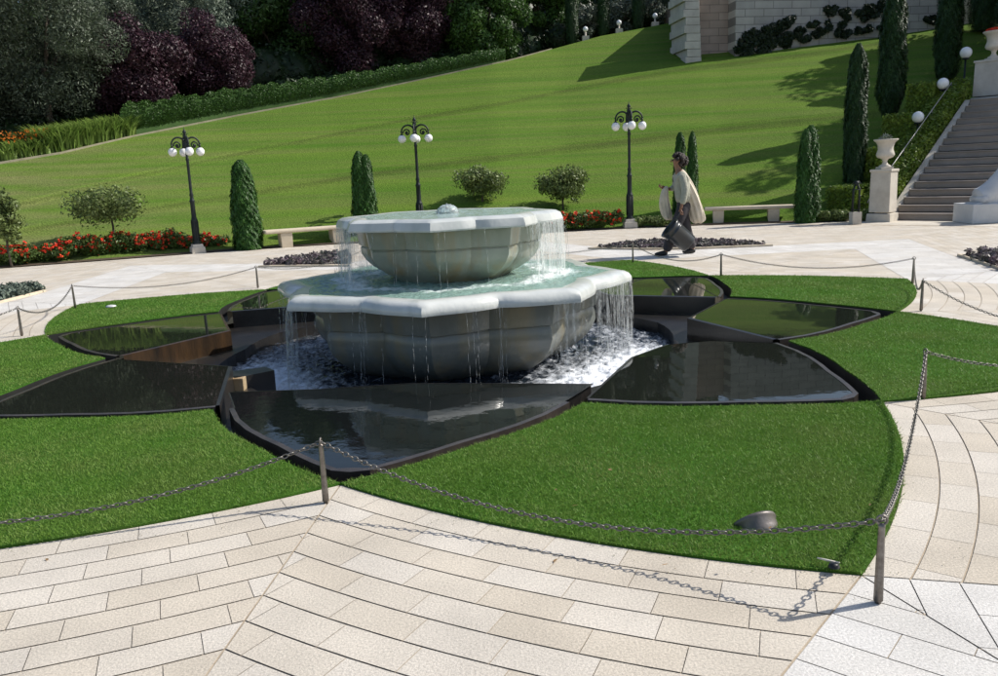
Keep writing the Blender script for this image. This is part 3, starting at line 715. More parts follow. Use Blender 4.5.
chain('C5', 'B6', .17, 'short chain hanging between the left pair of posts', seg=(6, 4))
chain('B6', 'C6', .12, 'chain leaving the left pair of posts to the left picture edge', seg=(6, 4))

# ------------------------------------------------------------------ the hill
base_px = [(-500, 348), (0, 268), (120, 259), (235, 250), (340, 243.5), (500, 236), (565, 231), (640, 227.5), (720, 224), (800, 222), (870, 219.5), (998, 217), (1500, 205)]
def tab(px):
    out = []
    for u, v in px:
        d = ray(u, v); out.append((d.x / d.y, d.z / d.y))
    out.sort(); return np.array(out)
bt = tab(base_px); by = -CAM_H / bt[:, 1]
by = np.clip(by, 15, 22.5)
top_t = tab([(-500, 240), (0, 164), (60, 154), (130, 137.5), (240, 115.5), (340, 97), (430, 78), (510, 60.5), (600, 36), (680, 21), (735, 56), (800, 47), (880, 37), (950, 25), (1100, 5), (1500, -60)])
a_t = tab([(-500, 345), (0, 232), (35, 224), (146, 205), (229, 192), (370, 169), (500, 152), (738, 122), (925, 103), (1000, 94), (1500, 40)])
b_t = tab([(-500, 300), (0, 204), (31, 198), (130, 174), (258, 146), (422, 113), (500, 100), (610, 78), (690, 64), (735, 59), (800, 51), (1500, -50)])
def y0(a): return float(np.interp(a, bt[:, 0], by))
def S(a): return float(np.interp(a, [-1.2, -.6, -.1, .25, .45, .6], [.33, .33, .36, .42, .42, .42]))
def y_of(a, e):                                        # where a sight line of slope e meets the bank
    s = S(a); return (CAM_H + s * y0(a)) / (s - e)
def ytop(a): return min(y_of(a, float(np.interp(a, top_t[:, 0], top_t[:, 1]))), 60)
def hz(x, y):
    a = x / y; b = y0(a); t = ytop(a)
    if y < b: return 0.0
    if y <= t: return S(a) * (y - b)
    return S(a) * (t - b) + .10 * (y - t)
cols = np.linspace(-1.3, 1.25, 300); V = []; UVr = []; BK = []; rows = None
for a in cols:
    Y0 = y0(a) - .05; YT = ytop(a); YA = y_of(a, float(np.interp(a, a_t[:, 0], a_t[:, 1]))); YB = y_of(a, float(np.interp(a, b_t[:, 0], b_t[:, 1])))
    YA = min(YA, YT - .6); YB = min(max(YB, YA + .4), YT - .1)
    prof = []
    for (p, q, h) in ((Y0, YA, .14), (YA, YB, .14), (YB, YT, .02)):
        for t in [0, .03, .1, .2, .3, .4, .5, .6, .7, .8, .88, .93, .965, .985]:
            off = -h * t / .93 if t < .93 else -h * (1 - (t - .93) / .07)
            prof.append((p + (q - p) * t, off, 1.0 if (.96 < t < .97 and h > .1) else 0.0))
    prof += [(YT + q_, 0, 0) for q_ in (0, .5, 2, 6, 14, 30, 60)]
    rows = len(prof)
    for i, (y, off, bk_) in enumerate(prof):
        BK.append(bk_)
        z = S(a) * (min(y, YT) - y0(a)) + .10 * max(0, y - YT) + off
        if i == 0: z = -.02
        V.append((a * y, y, z)); UVr.append(((a + 1.3) * 5.0, (z + 1) * .35 + i * .0))
Fc = [(c * rows + r, (c + 1) * rows + r, (c + 1) * rows + r + 1, c * rows + r + 1) for c in range(len(cols) - 1) for r in range(rows - 1)]
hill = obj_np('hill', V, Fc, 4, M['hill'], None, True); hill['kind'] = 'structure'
uvl = hill.data.uv_layers.new(name='row'); uvl.data.foreach_set('uv', np.array(UVr, np.float32)[np.array(Fc).ravel()].ravel())
hill.data.set_sharp_from_angle(angle=radians(12))
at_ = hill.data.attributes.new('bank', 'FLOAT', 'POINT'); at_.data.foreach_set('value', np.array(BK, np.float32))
def on_hill(u, v):                                     # point of the picture on the bank
    d = ray(u, v); a = d.x / d.y; y = y_of(a, d.z / d.y); return Vector((a * y, y, S(a) * (y - y0(a))))
def top_at(u, v=None, back=0.0):
    """point on the upper edge of the bank under image column u, moved back"""
    d = ray(u, 60 if v is None else v); a = d.x / d.y; y = ytop(a) + back; return Vector((a * y, y, hz(a * y, y)))
# pale edging path along the top of the bank
mb = MB(); us = list(range(-60, 560, 12)); P0 = [top_at(u, np.interp(u, [0, 130, 340, 510, 600], [164, 137, 97, 60, 36]), 0) for u in us]
P1 = [top_at(u, np.interp(u, [0, 130, 340, 510, 600], [164, 137, 97, 60, 36]), .22) for u in us]; n = len(us)
mb.add([tuple(p + Vector((0, 0, .05))) for p in P0] + [tuple(p + Vector((0, 0, .05))) for p in P1] + [tuple(p - Vector((0, 0, .1))) for p in P0], [(i, i + 1, n + i + 1, n + i) for i in range(n - 1)] + [(i, i + 1, 2 * n + i + 1, 2 * n + i) for i in range(n - 1)])
tag(mb.build('path', mat('path_edge', (.22, .20, .13), (.30, .27, .19), 3, .9)), kind='structure')

# ------------------------------------------------------------------ foliage helpers
def leaves(P, Nn, size, aspect=.5, jitter=.6):
    """diamond leaves at P with rough normals Nn"""
    n = len(P); nr = Nn + RNG.normal(0, jitter, (n, 3)); nr /= np.linalg.norm(nr, axis=1)[:, None] + 1e-9
    t = RNG.normal(0, 1, (n, 3)); t -= (t * nr).sum(1)[:, None] * nr; t /= np.linalg.norm(t, axis=1)[:, None] + 1e-9
    b = np.cross(nr, t); s = (size * RNG.uniform(.6, 1.3, n))[:, None]
    v = np.stack([P - t * s, P + b * s * aspect, P + t * s, P - b * s * aspect], 1)
    return v.reshape(-1, 3)
def foliage(name, P, Nn, size, m, parent, aspect=.5, jitter=.6):
    V = leaves(P, Nn, size, aspect, jitter); return obj_np(name, V, np.arange(len(V)).reshape(-1, 4), 4, m, parent)
def sph(n):
    d = RNG.normal(0, 1, (n, 3)); return d / np.linalg.norm(d, axis=1)[:, None]
def clump_points(clumps, per, inner=.55):
    P = []; Q = []
    for (c, r) in clumps:
        r = np.array(r if hasattr(r, '__len__') else (r, r, r)); d = sph(per); rad = RNG.uniform(inner, 1.0, per) ** .6
        P.append(np.array(c) + d * r * rad[:, None]); Q.append(d)
    return np.concatenate(P), np.concatenate(Q)
def crown_clumps(R, H0, n, cr, squash=1.0, flat=0):
    out = []
    for i in range(n):
        d = sph(1)[0]; d[2] = abs(d[2]) if flat and random.random() < flat else d[2]
        rad = random.uniform(.45, .95); out.append(((d[0] * R[0] * rad, d[1] * R[1] * rad, H0 + d[2] * R[2] * rad), cr * random.uniform(.65, 1.25)))
    return out
def cypress(name, loc, h, w, m, label, group=None, n=5200, double=False, tilt=0, belly=.45, foot=0.0, ls=None, blunt=False):
    blunt = blunt or (group or '').startswith('clipped')
    r = empty(name, loc); r.rotation_euler = (0, tilt, random.uniform(0, 6)); tag(r, label, 'cypress', group)
    cols_ = [(0, 0, 1, 1)] if not double else [(-w * .11, 0, .78, 1), (w * .17, .03, .64, .96)]
    P = []; Q = []
    for cx, cy, sw, shh in cols_:
        k = int(n * 3.4 / len(cols_)); t = RNG.uniform(0, 1, k) ** .9; a = RNG.uniform(0, 2 * pi, k)
        PX, PYv = ([0, .1, .35, .6, .85, .95, 1], [.92, 1, .96, .84, .64, .48, .20]) if blunt else ([0, .05, belly * .6, belly, .8, .93, 1], [.62 if not foot else .25, .85 if not foot else .5, 1, 1, .86, .62, .18])
        prof = np.interp(t, PX, PYv)
        lump = 1 + .08 * np.sin(a * 3 + t * 13 + cx * 9) + .07 * np.sin(a * 7 - t * 31) + .05 * np.sin(a * 13 + t * 57)
        rr = w / 2 * sw * prof * lump * RNG.uniform(.84, 1.08, k)
        P.append(np.c_[cx + rr * np.cos(a), cy + rr * np.sin(a), foot + t * (h * shh - foot)]); Q.append(np.c_[np.cos(a), np.sin(a), np.full(k, .5)])
    P = np.concatenate(P); Q = np.concatenate(Q); size = ls or (.028 + w * .022)
    # upright sprays
    nn = len(P); nr = Q + RNG.normal(0, .35, (nn, 3)); nr /= np.linalg.norm(nr, axis=1)[:, None]
    t_ = np.c_[RNG.normal(0, .25, (nn, 2)), np.ones(nn)]; t_ -= (t_ * nr).sum(1)[:, None] * nr; t_ /= np.linalg.norm(t_, axis=1)[:, None]
    b_ = np.cross(nr, t_); s = (size * RNG.uniform(.6, 1.3, nn))[:, None]
    V = np.stack([P - t_ * s, P + b_ * s * .28, P + t_ * s, P - b_ * s * .28], 1).reshape(-1, 3)
    o = obj_np('foliage', V, np.arange(len(V)).reshape(-1, 4), 4, m, r)
    core = MB()
    for cx, cy, sw, shh in cols_:
        core.lathe([(w / 2 * sw * .82 * np.interp(q, PX, PYv), foot + q * h * shh * .985) for q in np.linspace(0, 1, 14)], 14, c=(cx, cy, 0))
    core.build('inner_foliage', m, r)
    tr = MB(); tr.tube([(0, 0, -.15), (0, 0, foot + .25)], [.05, .04], 8); tr.build('trunk', M['bark'], r); return r
def tree(name, loc, R, H0, m, label, cat='tree', group=None, n=26, per=420, cr=.5, size=.09, trunk=.12, core=False, inner=.5, aspect=.5, limbs=5, seed=0, flat=0, jitter=.7):
    random.seed(seed + 100); r = empty(name, loc); tag(r, label, cat, group)
    cl = crown_clumps(R, H0, n, cr, flat=flat); P, Q = clump_points(cl, per, inner)
    foliage('crown', P, Q, size, m, r, aspect, jitter)
    mb = MB(); top = H0 - R[2] * .3
    mb.tube([(0, 0, -.3), (random.uniform(-.05, .05), 0, top * .5), (0, 0, top)], [trunk, trunk * .8, trunk * .6], 9)
    for i in range(limbs):
        c = cl[i % len(cl)][0]; mb.tube([(0, 0, top * .75), (c[0] * .45, c[1] * .45, top + (c[2] - top) * .4), (c[0] * .95, c[1] * .95, c[2])], [trunk * .55, trunk * .35, trunk * .12], 6)
    mb.build('trunk', M['bark'], r)
    if core:
        cb = MB()
        for c_, q_ in cl: cb.ball(c_, q_ * .5, 8)
        for c_, q_ in cl[::2]: cb.ball((c_[0] * .5, c_[1] * .5, H0 + (c_[2] - H0) * .5), q_ * .75, 8)
        cb.build('inner_foliage', m, r)
    return r

# cypresses at the foot of the bank and on it
def at_base(u, v, back=.0):
    p = W(u, v); return p * ((p.length + back) / p.length)
def scale_h(p, u, v):                                   # height above p that reaches image row v
    lo, hi = 0., 40.
    for _ in range(40):
        m = (lo + hi) / 2; q = Vector((p.x, p.y, p.z + m)); d = q - Vector((0, 0, CAM_H)); vv = 338 - F_PX * d.dot(cU) / d.dot(cF)
        if vv > v: lo = m
        else: hi = m
    return lo
def px(p): return (p - Vector((0, 0, CAM_H))).dot(cF) / F_PX      # metres per pixel at p
gC = 'clipped cypresses along the foot of the bank'
p = at_base(249, 249.5); cypress('cypress', p, scale_h(p, 245, 161), 27 * px(p), M['cypress'], 'bright green clipped column beside the left end of the left bench', gC, 7000, tilt=.0)
p = at_base(367, 241, .3); cypress('cypress', p, scale_h(p, 364, 152), 25 * px(p), M['cypress'], 'twin-topped clipped cypress partly hidden by the upper fountain basin', gC, 7000, double=True)
p = at_base(806, 223, .1); cypress('cypress', p, scale_h(p, 806, 126), 26 * px(p), M['cypress'], 'dark clipped cypress at the right end of the right bench', gC, 7000, double=True)
p = at_base(680, 226, .9); cypress('cypress', p, scale_h(p, 680, 133), 14 * px(p), M['cypress'], 'slim cypress right behind the person, left of a close pair', gC, 3500)
p = at_base(692, 226, .7); cypress('cypress', p, scale_h(p, 691, 132), 12 * px(p), M['cypress'], 'slim cypress behind the person, right of a close pair', gC, 3500)
gT = 'tall cypresses standing on the bank'
p = on_hill(853, 186); cypress('cypress', p, scale_h(p, 857, 44), 20 * px(p), M['cypress_dk'], 'tall pencil cypress on the bank above the stone pedestal', gT, 9000, tilt=.0)
p = on_hill(889, 126); cypress('cypress', p, scale_h(p, 895, -12), 25 * px(p), M['cypress_dk'], 'tall dark cypress narrowing at its foot, middle of the three on the bank', gT, 9000, foot=.12, belly=.35)
p = on_hill(946, 78); cypress('cypress', p, scale_h(p, 955, -40), 23 * px(p), M['cypress_dk'], 'tall dark cypress beside the topmost globe lamp of the stair', gT, 9000)
for i, (u, v, w_) in enumerate([(984, 30, 30), (1012, 40, 34), (1050, 60, 40), (1100, 70, 46), (1160, 60, 50), (1230, 70, 50)]):
    p = on_hill(u, min(v, 60)); p = p * 1.0
    cypress('cypress', p, 5.2 + .5 * i, w_ * px(p), M['cypress_dk'], 'dark cypress cut by the right picture edge above the stair' , gT, 6000)
gF = 'far cypresses along the path left of the wall'
labs = ['far cypress leftmost of the row above the bank', 'far cypress second from left of the row above the bank', 'far cypress between two white globe lamps beside the light bush', 'far cypress closest to the stone wall']
for (u, v, w_), lab in zip([(572, 37, 12), (603.5, 31, 12), (638, 26, 12), (677, 20, 15)], labs):
    p = top_at(u, v, 1.2); cypress('cypress', p, 3.6, w_ * px(p) * 1.05, M['cypress_dk'], lab, gF, 3500)

# small round trees at the foot of the bank
gR = 'small round-headed trees along the flower border'
def small_tree(u, vb, D, vt, wpx, label, m, seed, dense_=1.0, fz=.36):
    d = ray(u, vb); a = d.x / d.y; p = Vector((a * D, D, hz(a * D, D))); Ht = scale_h(p, u, vt); w_ = wpx * px(p)
    r = w_ / 2; rz = Ht * fz
    tree('round_tree', p, (r * .86, r * .86, rz * .92), Ht - rz, m, label, 'tree', gR, n=30, per=int(170 * dense_), cr=r * .36, size=.042, trunk=.03, core=False, inner=.2, limbs=14, seed=seed, aspect=.5)
small_tree(12, 262, 17.4, 192, 40, 'small round tree cut by the left picture edge behind red flowers', M['roundleaf'], 1)
small_tree(114, 248, 19.2, 190, 78, 'small spreading tree behind the red flowers, left of the left lamp', M['roundleaf'], 2, 1.0, .27)
small_tree(483, 215, 22.6, 170, 52, 'small round tree just behind the upper basin, left one of two', M['roundleaf'], 3, 1.4)
small_tree(563, 217, 22.4, 167, 54, 'small round tree with visible stem right of the upper basin', M['roundleaf'], 4, 1.4)

# background trees, back to front
gB = 'big trees behind the hedge'
def big(u, back, R, H0, m, label, seed, **kw):
    p = top_at(u, np.interp(u, [-60, 0, 130, 340, 510, 600], [170, 164, 137, 97, 60, 36]), back)
    tree('tree', p, R, H0, m, label, 'tree', gB, seed=seed, **kw)
big(-40, 3.5, (2.6, 2.0, 3.2), 3.4, M['olive'], 'grey green olive at the far left picture edge', 11, n=46, per=1000, cr=.8, size=.062, aspect=.28)
big(55, 3.0, (2.5, 2.0, 3.1), 3.6, M['olive'], 'big grey green olive tree above the strap-leaved clump', 12, n=60, per=1000, cr=.8, size=.062, aspect=.28)
big(20, 6.5, (3.5, 2.0, 3.2), 3.6, M['green'], 'dark tree behind the left olive', 13, n=40, per=300, cr=.9, size=.13)
big(135, 7.0, (3.0, 2.0, 2.7), 3.9, M['olive'], 'grey olive showing above the first plum tree', 14, n=50, per=850, cr=.72, size=.07, aspect=.28)
big(205, 6.5, (2.8, 2.0, 2.6), 3.6, M['silver'], 'pale silvery tree above the second plum tree', 15, n=50, per=850, cr=.72, size=.07, aspect=.28)
big(140, 2.4, (1.75, 1.4, 1.9), 2.1, M['plum'], 'dark purple plum tree left of the other plum trees', 16, n=60, per=900, cr=.62, size=.055)
big(215, 2.8, (1.7, 1.4, 1.8), 2.1, M['plum'], 'dark purple plum tree in the middle above the hedge', 17, n=60, per=900, cr=.62, size=.055)
big(285, 6.0, (2.6, 2.0, 3.0), 3.3, M['green'], 'dark green tree in the gap between the plum trees', 18, n=40, per=800, cr=.8, size=.10)
big(352, 3.6, (2.2, 1.8, 3.0), 3.2, M['plum'], 'large purple plum tree, bigger one on the right, left half', 19, n=60, per=1000, cr=.72, size=.062)
big(412, 3.6, (2.0, 1.7, 2.8), 3.2, M['plum'], 'large purple plum tree beside the light green tree', 20, n=60, per=1000, cr=.72, size=.062)
big(486, 3.2, (2.1, 1.7, 2.4), 2.3, M['lime'], 'light green broad-leaved tree right of the plum trees', 21, n=60, per=820, cr=.55, size=.08)
big(543, 5.0, (1.9, 1.7, 2.4), 2.4, M['lime'], 'light green tree behind the far left cypress', 22, n=50, per=820, cr=.55, size=.08)
big(440, 9.0, (3.6, 2.0, 3.2), 3.4, M['green'], 'dark tree behind the plum and light green trees', 23, n=44, per=800, cr=1.0, size=.14)
big(590, 9.0, (3.2, 2.0, 3.0), 3.5, M['green'], 'dark green tree behind the far cypress row', 24, n=40, per=800, cr=.9, size=.14)
big(340, 10.0, (4.5, 2.0, 3.2), 3.6, M['green'], 'tall dark tree far behind the plum trees', 25, n=40, per=800, cr=1.2, size=.16)
big(590, 2.6, (.9, .8, .8), .9, M['grey_green'], 'pale grey bush between the far cypresses on the left', 26, n=16, per=260, cr=.3, size=.07)
big(622, 2.8, (1.1, .8, 1.1), 1.2, M['grey_green'], 'pale grey bush between the far cypresses in the middle', 27, n=18, per=260, cr=.35, size=.07)
big(655, 2.8, (1.2, .8, 1.2), 1.6, M['grey_green'], 'brownish grey bush beside the stone wall', 28, n=18, per=260, cr=.4, size=.07)
big(660, 8.0, (3.2, 2.0, 3.4), 3.5, M['green'], 'dark tree behind the far lamps near the wall', 29, n=40, per=800, cr=.9, size=.14)
gW = 'tall trees at the right beyond the stair'
for i, (u, D, R, H0) in enumerate([(1105, 26.0, (2.3, 2.4, 3.2), 4.6), (1150, 29.5, (3.0, 2.8, 3.6), 5.0), (1055, 33.5, (2.4, 2.2, 3.2), 4.2), (1220, 25.0, (2.6, 2.6, 3.4), 5.0)]):
    d = ray(u, 60); a = d.x / d.y; p = Vector((a * D, D, hz(a * D, D)))
    tree('tree', p, R, H0, M['green'], ['broad dark tree beside the top of the stair', 'large dark tree beyond the stair', 'dark tree at the right end of the stone wall', 'dark tree right of the stair'][i], 'tree', gW, n=44, per=260, cr=.9, size=.14, seed=60 + i)
# dark undergrowth and wood behind the named trees
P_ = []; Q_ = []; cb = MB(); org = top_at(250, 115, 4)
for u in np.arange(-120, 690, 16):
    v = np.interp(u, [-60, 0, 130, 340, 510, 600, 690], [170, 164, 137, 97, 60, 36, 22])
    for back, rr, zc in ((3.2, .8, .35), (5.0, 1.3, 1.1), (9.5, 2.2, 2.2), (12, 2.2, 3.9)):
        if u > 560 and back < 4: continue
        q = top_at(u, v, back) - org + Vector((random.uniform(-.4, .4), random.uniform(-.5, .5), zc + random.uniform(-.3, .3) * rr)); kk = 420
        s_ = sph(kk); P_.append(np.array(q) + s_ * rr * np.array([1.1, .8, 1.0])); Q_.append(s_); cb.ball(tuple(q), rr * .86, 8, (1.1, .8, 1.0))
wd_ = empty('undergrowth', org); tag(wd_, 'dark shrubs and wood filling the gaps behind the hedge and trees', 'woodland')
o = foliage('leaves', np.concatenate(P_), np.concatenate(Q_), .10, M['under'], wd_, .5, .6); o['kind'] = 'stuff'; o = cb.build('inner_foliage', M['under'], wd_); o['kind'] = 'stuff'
# hedge
us = np.linspace(128, 505, 90); P = []; Q = []; cb = MB(); ring = []
for u in us:
    v = np.interp(u, [0, 130, 340, 510, 600], [164, 137, 97, 60, 36]); p = top_at(u, v, .55); hh = np.interp(u, [128, 200, 350, 505], [.98, .92, .76, .56]); ring.append((p, hh))
P_ = []; Q_ = []
for i in range(len(ring) - 1):
    (a, ha), (b, hb) = ring[i], ring[i + 1]; k = 620; t = RNG.uniform(0, 1, k); h = ha
    s = RNG.uniform(-pi * .5, pi * .98, k) ; lum = 1 + .05 * math.sin(i * 1.7) + .05 * math.sin(i * .63)
    dx = .42 * np.cos(s); dz = np.clip(np.sin(s), -.9, 1)
    ba = np.array(a); bb = np.array(b); C_ = ba + (bb - ba) * t[:, None]
    P_.append(C_ + np.c_[np.zeros(k), -dx, (dz * .5 + .5) * h * lum * RNG.uniform(.9, 1.08, k)]); Q_.append(np.c_[np.zeros(k), -dx * 2, dz])
hg = empty('hedge', ring[45][0]); tag(hg, 'long dark green clipped hedge along the top of the bank', 'hedge')
foliage('foliage', np.concatenate(P_) - np.array(ring[45][0]), np.concatenate(Q_), .045, M['hedge'], hg, .5, .5)
vs = []; n = len(ring)
for (p, h) in ring:
    q = p - ring[45][0]; vs += [(q.x, q.y - .34, q.z - .1), (q.x, q.y - .34, q.z + h * .8), (q.x, q.y, q.z + h * .93), (q.x, q.y + .34, q.z + h * .8), (q.x, q.y + .34, q.z - .1)]
cb = MB(); cb.add(vs, [(i * 5 + j, (i + 1) * 5 + j, (i + 1) * 5 + j + 1, i * 5 + j + 1) for i in range(n - 1) for j in range(4)]); cb.build('inner_foliage', M['hedge'], hg)
# strap leaved clumps
def strap_clump(loc, R, h, n, m, label, group, cat='plant', wd=.026, flowers=None):
    r = empty('strap_plant', loc); tag(r, label, cat, group); mb_v = []; mb_f = []
    for i in range(n):
        a = random.uniform(0, 2 * pi); q = random.uniform(0, 1) ** .5 * R; bx, by_ = q * cos(a), q * sin(a) * .6; a2 = random.uniform(0, 2 * pi); l = h * random.uniform(.7, 1.2); w = wd
        b = len(mb_v); px_, py_ = -sin(a2) * w, cos(a2) * w
        for t in (0, .4, .75, 1):
            o_ = l * .45 * t * t; z = l * (t - .35 * t * t); k = (1, 1, .7, .08)[(0, .4, .75, 1).index(t)]
            mb_v += [(bx + cos(a2) * o_ - px_ * k, by_ + sin(a2) * o_ - py_ * k, z), (bx + cos(a2) * o_ + px_ * k, by_ + sin(a2) * o_ + py_ * k, z)]
        mb_f += [(b, b + 1, b + 3, b + 2), (b + 2, b + 3, b + 5, b + 4), (b + 4, b + 5, b + 7, b + 6)]
    obj_np('leaves', mb_v, mb_f, 4, m, r, True)
    if flowers:
        Pf = np.array([(random.uniform(-R, R), random.uniform(-R * .6, R * .6), h * random.uniform(.75, 1.1)) for _ in range(40)]); foliage('flowers', Pf, sph(40), .05, flowers, r, .8)['kind'] = 'stuff'
    return r
gS = 'strap-leaved plants at the upper left edge of the bank'
for i, u in enumerate([52, 66, 80, 93, 106, 120]):
    p = top_at(u, np.interp(u, [0, 130], [164, 137]), .6); strap_clump(p, .50, 1.15 - .03 * i, 420, M['strap'], 'yellow green strap-leaved plant clump left of the hedge', gS)
for i, u in enumerate([-20, 2, 22, 38]):
    p = top_at(u, np.interp(u, [0, 130], [164, 137]), .6); strap_clump(p, .50, .75, 260, M['strap'], 'green strap-leaved clump with orange flowers at the left picture edge', 'orange flowering clumps at the left edge', flowers=M['orange'])
for i, u in enumerate([-10, 14, 36, 60, 90, 120]):
    p = top_at(u, np.interp(u, [0, 130], [164, 137]), 1.6); strap_clump(p, .6, 1.05, 160, M['green'], 'taller dark strap-leaved clump behind the yellow green ones', 'taller strap-leaved clumps')

# ------------------------------------------------------------------ stone wall with buttress, creepers
wp = top_at(735, 56, 0); wr = top_at(880, 37, 0); wallroot = empty('stone_wall', wp); dirw = (Vector((wr.x, wr.y, 0)) - Vector((wp.x, wp.y, 0))).normalized()
wallroot.rotation_euler = (0, 0, atan2(dirw.y, dirw.x)); tag(wallroot, 'high stone retaining wall at the upper right with a stepped pale edge', 'wall')
m_ = px(wp)
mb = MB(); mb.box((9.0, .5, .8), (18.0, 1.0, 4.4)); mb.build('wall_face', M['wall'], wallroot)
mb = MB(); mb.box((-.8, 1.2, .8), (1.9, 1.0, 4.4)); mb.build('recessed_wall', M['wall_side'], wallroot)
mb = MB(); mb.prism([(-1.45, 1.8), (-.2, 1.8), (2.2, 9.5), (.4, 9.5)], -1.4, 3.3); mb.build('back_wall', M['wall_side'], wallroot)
mb = MB(); zz = -1.2
for i in range(14):
    d = .30; wdt = (.58, .66)[i % 2]; mb.box((-1.42 - .014 * i - wdt / 2, .75, zz + d / 2), (wdt, 1.7, d - .012)); zz += d
mb.build('buttress', M['wall_light'], wallroot, bevel=.01)
gI = 'dark creeper patches climbing the stone wall'
creep = [(742, 46, 10), (750, 40, 9), (758, 34, 7), (755, 48, 9), (766, 29, 5), (770, 44, 9), (778, 41, 8), (777, 28, 7), (786, 22, 5), (788, 20, 4), (785, 42, 8), (795, 36, 4), (799, 33, 4), (812, 24, 4), (830, 13, 6), (829, 25, 4), (841, 24, 4), (844, 12, 6), (861, 14, 6), (868, 9, 5), (880, 5, 6), (875, 10, 5), (817, 35, 4), (845, 34, 5), (857, 31, 4), (868, 29, 4), (882, 28, 4), (930, 20, 5), (806, 39, 4), (822, 30, 3), (836, 33, 3)]
nrmw = Vector((dirw.y, -dirw.x, 0)).normalized()
for i, (u, v, r_) in enumerate(creep):
    d = ray(u, v); t = (wp - Vector((0, 0, CAM_H))).dot(nrmw) / d.dot(nrmw); p = Vector((0, 0, CAM_H)) + d * t + nrmw * .08
    rr = r_ * px(p) * 1.05; k = int(260 + 30 * r_); s = sph(k); lob = RNG.normal(0, 1, (5, 3))[RNG.integers(0, 5, k)] * np.array([rr * .55, .02, rr * .42]); pts = lob + s * np.array([rr * .62, .10, rr * .5]) * (RNG.uniform(.2, 1, k) ** .5)[:, None]
    o = foliage('creeper', pts, np.tile(np.array(nrmw), (k, 1)), .085, M['wallivy'], None, .6, .6); o.location = p; o.rotation_euler = (0, 0, atan2(dirw.y, dirw.x))
    tag(o, 'dark round creeper patch clinging to the grey stone wall', 'climbing plant', gI)

# ------------------------------------------------------------------ staircase, pedestals, urns
P0 = W(893, 220); ax = Vector((.71, .704, 0)).normalized(); nz = Vector((ax.y, -ax.x, 0))
st = empty('staircase', P0, atan2(ax.y, ax.x)); tag(st, 'broad grey brown stone staircase climbing the bank at the right', 'staircase')
rise, tread, ns, wd = .176, .335, 17, 4.2
for i in range(ns):
    mb = MB(); mb.box((i * tread + 1.0, -wd / 2, i * rise + rise / 2 - .01), (2.0, wd, rise + .0 - .03)); mb.box((i * tread + .98, -wd / 2, (i + 1) * rise - .025), (2.02, wd + .01, .028))
    mb.build('step', M['stair'], st, bevel=.006)
mb = MB(); L_s = ns * tread; H_s = ns * rise
pf = [(-.25, -.05), (-.25, .06), (.02, .12), (L_s - .2, H_s), (L_s - .2, H_s - .6), (.5, -.05)]
vs = [(x, .012, z) for x, z in pf] + [(x, .17, z) for x, z in pf]; n = len(pf)
mb.add(vs, [tuple(range(n)), tuple(range(n, 2 * n))] + [(i, (i + 1) % n, n + (i + 1) % n, n + i) for i in range(n)]); mb.build('stringer', M['stone_lt'], st, bevel=.01)
mb = MB(); mb.box((L_s + 2.5, -wd / 2 + .3, H_s - .3), (5.0, wd + 1.2, .58)); mb.build('landing', M['stair'], st)
def pedestal(loc, rz, w, h, label, m):
    r = empty('pedestal', loc, rz); tag(r, label, 'pedestal', None)
    mb = MB(); mb.box((0, 0, .04), (w * 1.22, w * 1.22, .30), taper=.94); mb.build('base', m, r, bevel=.012)
    mb = MB(); mb.box((0, 0, (h + .19) / 2), (w, w, h - .19 - .06), taper=.97); mb.build('shaft', m, r, bevel=.01)
    mb = MB(); mb.box((0, 0, h - .03), (w * 1.06, w * 1.06, .06)); mb.build('cap', m, r, bevel=.01); return r
def urn(loc, s, label, m):
    r = empty('urn', loc, 0, s); tag(r, label, 'urn', None)
    mb = MB(); mb.box((0, 0, .03), (.34, .34, .06)); mb.build('plinth', m, r, bevel=.01)
    mb = MB(); mb.lathe([(.15, .06), (.15, .09), (.08, .13), (.055, .20), (.075, .25), (.09, .27), (.20, .31), (.235, .38), (.21, .46), (.19, .52), (.20, .62), (.235, .70), (.30, .755), (.31, .775), (.30, .79), (.25, .785), (.22, .72), (.02, .70)], 28)
    mb.build('bowl', m, r); return r
pp = W(882, 221); pd = pedestal(pp, atan2(ax.y, ax.x), 24 * px(pp) * .82, scale_h(pp, 884, 169), 'pale stone pedestal carrying an urn at the foot of the stair', M['stone_lt'])
ph = scale_h(pp, 884, 169); us_ = (scale_h(pp, 886, 139) - ph) / .79
urn((pp.x, pp.y, ph), us_, 'pale stone urn with plant on the lower pedestal', M['stone_lt'])
o = foliage('succulent', sph(120) * np.array([.14, .14, .10]) * us_, sph(120), .06, M['grey_green'], None, .35); o.location = (pp.x, pp.y, ph + .80 * us_); tag(o, 'small grey plant growing in the lower urn', 'plant')
p2 = P0 + ax * 6.1 + nz * (-.15) + Vector((0, 0, 3.2)); q = WD(990, 104, p2.y); p2 = Vector((q.x, q.y, q.z))
hp_ = scale_h(p2, 990, 60); pedestal(p2, atan2(ax.y, ax.x), 26 * px(p2), hp_, 'grey stone pedestal at the top of the stair at the right picture edge', M['wall_light'])
us2 = (scale_h(p2, 992, 31) - hp_) / .79; urn((p2.x, p2.y, p2.z + hp_), us2, 'large stone urn with reddish plants at the right picture edge', M['stone_lt'])
o = foliage('flowers', sph(160) * np.array([.22, .22, .08]) * us2, sph(160), .05, M['red'], None, .6); o.location = (p2.x, p2.y, p2.z + hp_ + .80 * us2); tag(o, 'reddish flowers growing in the upper urn', 'flowers')
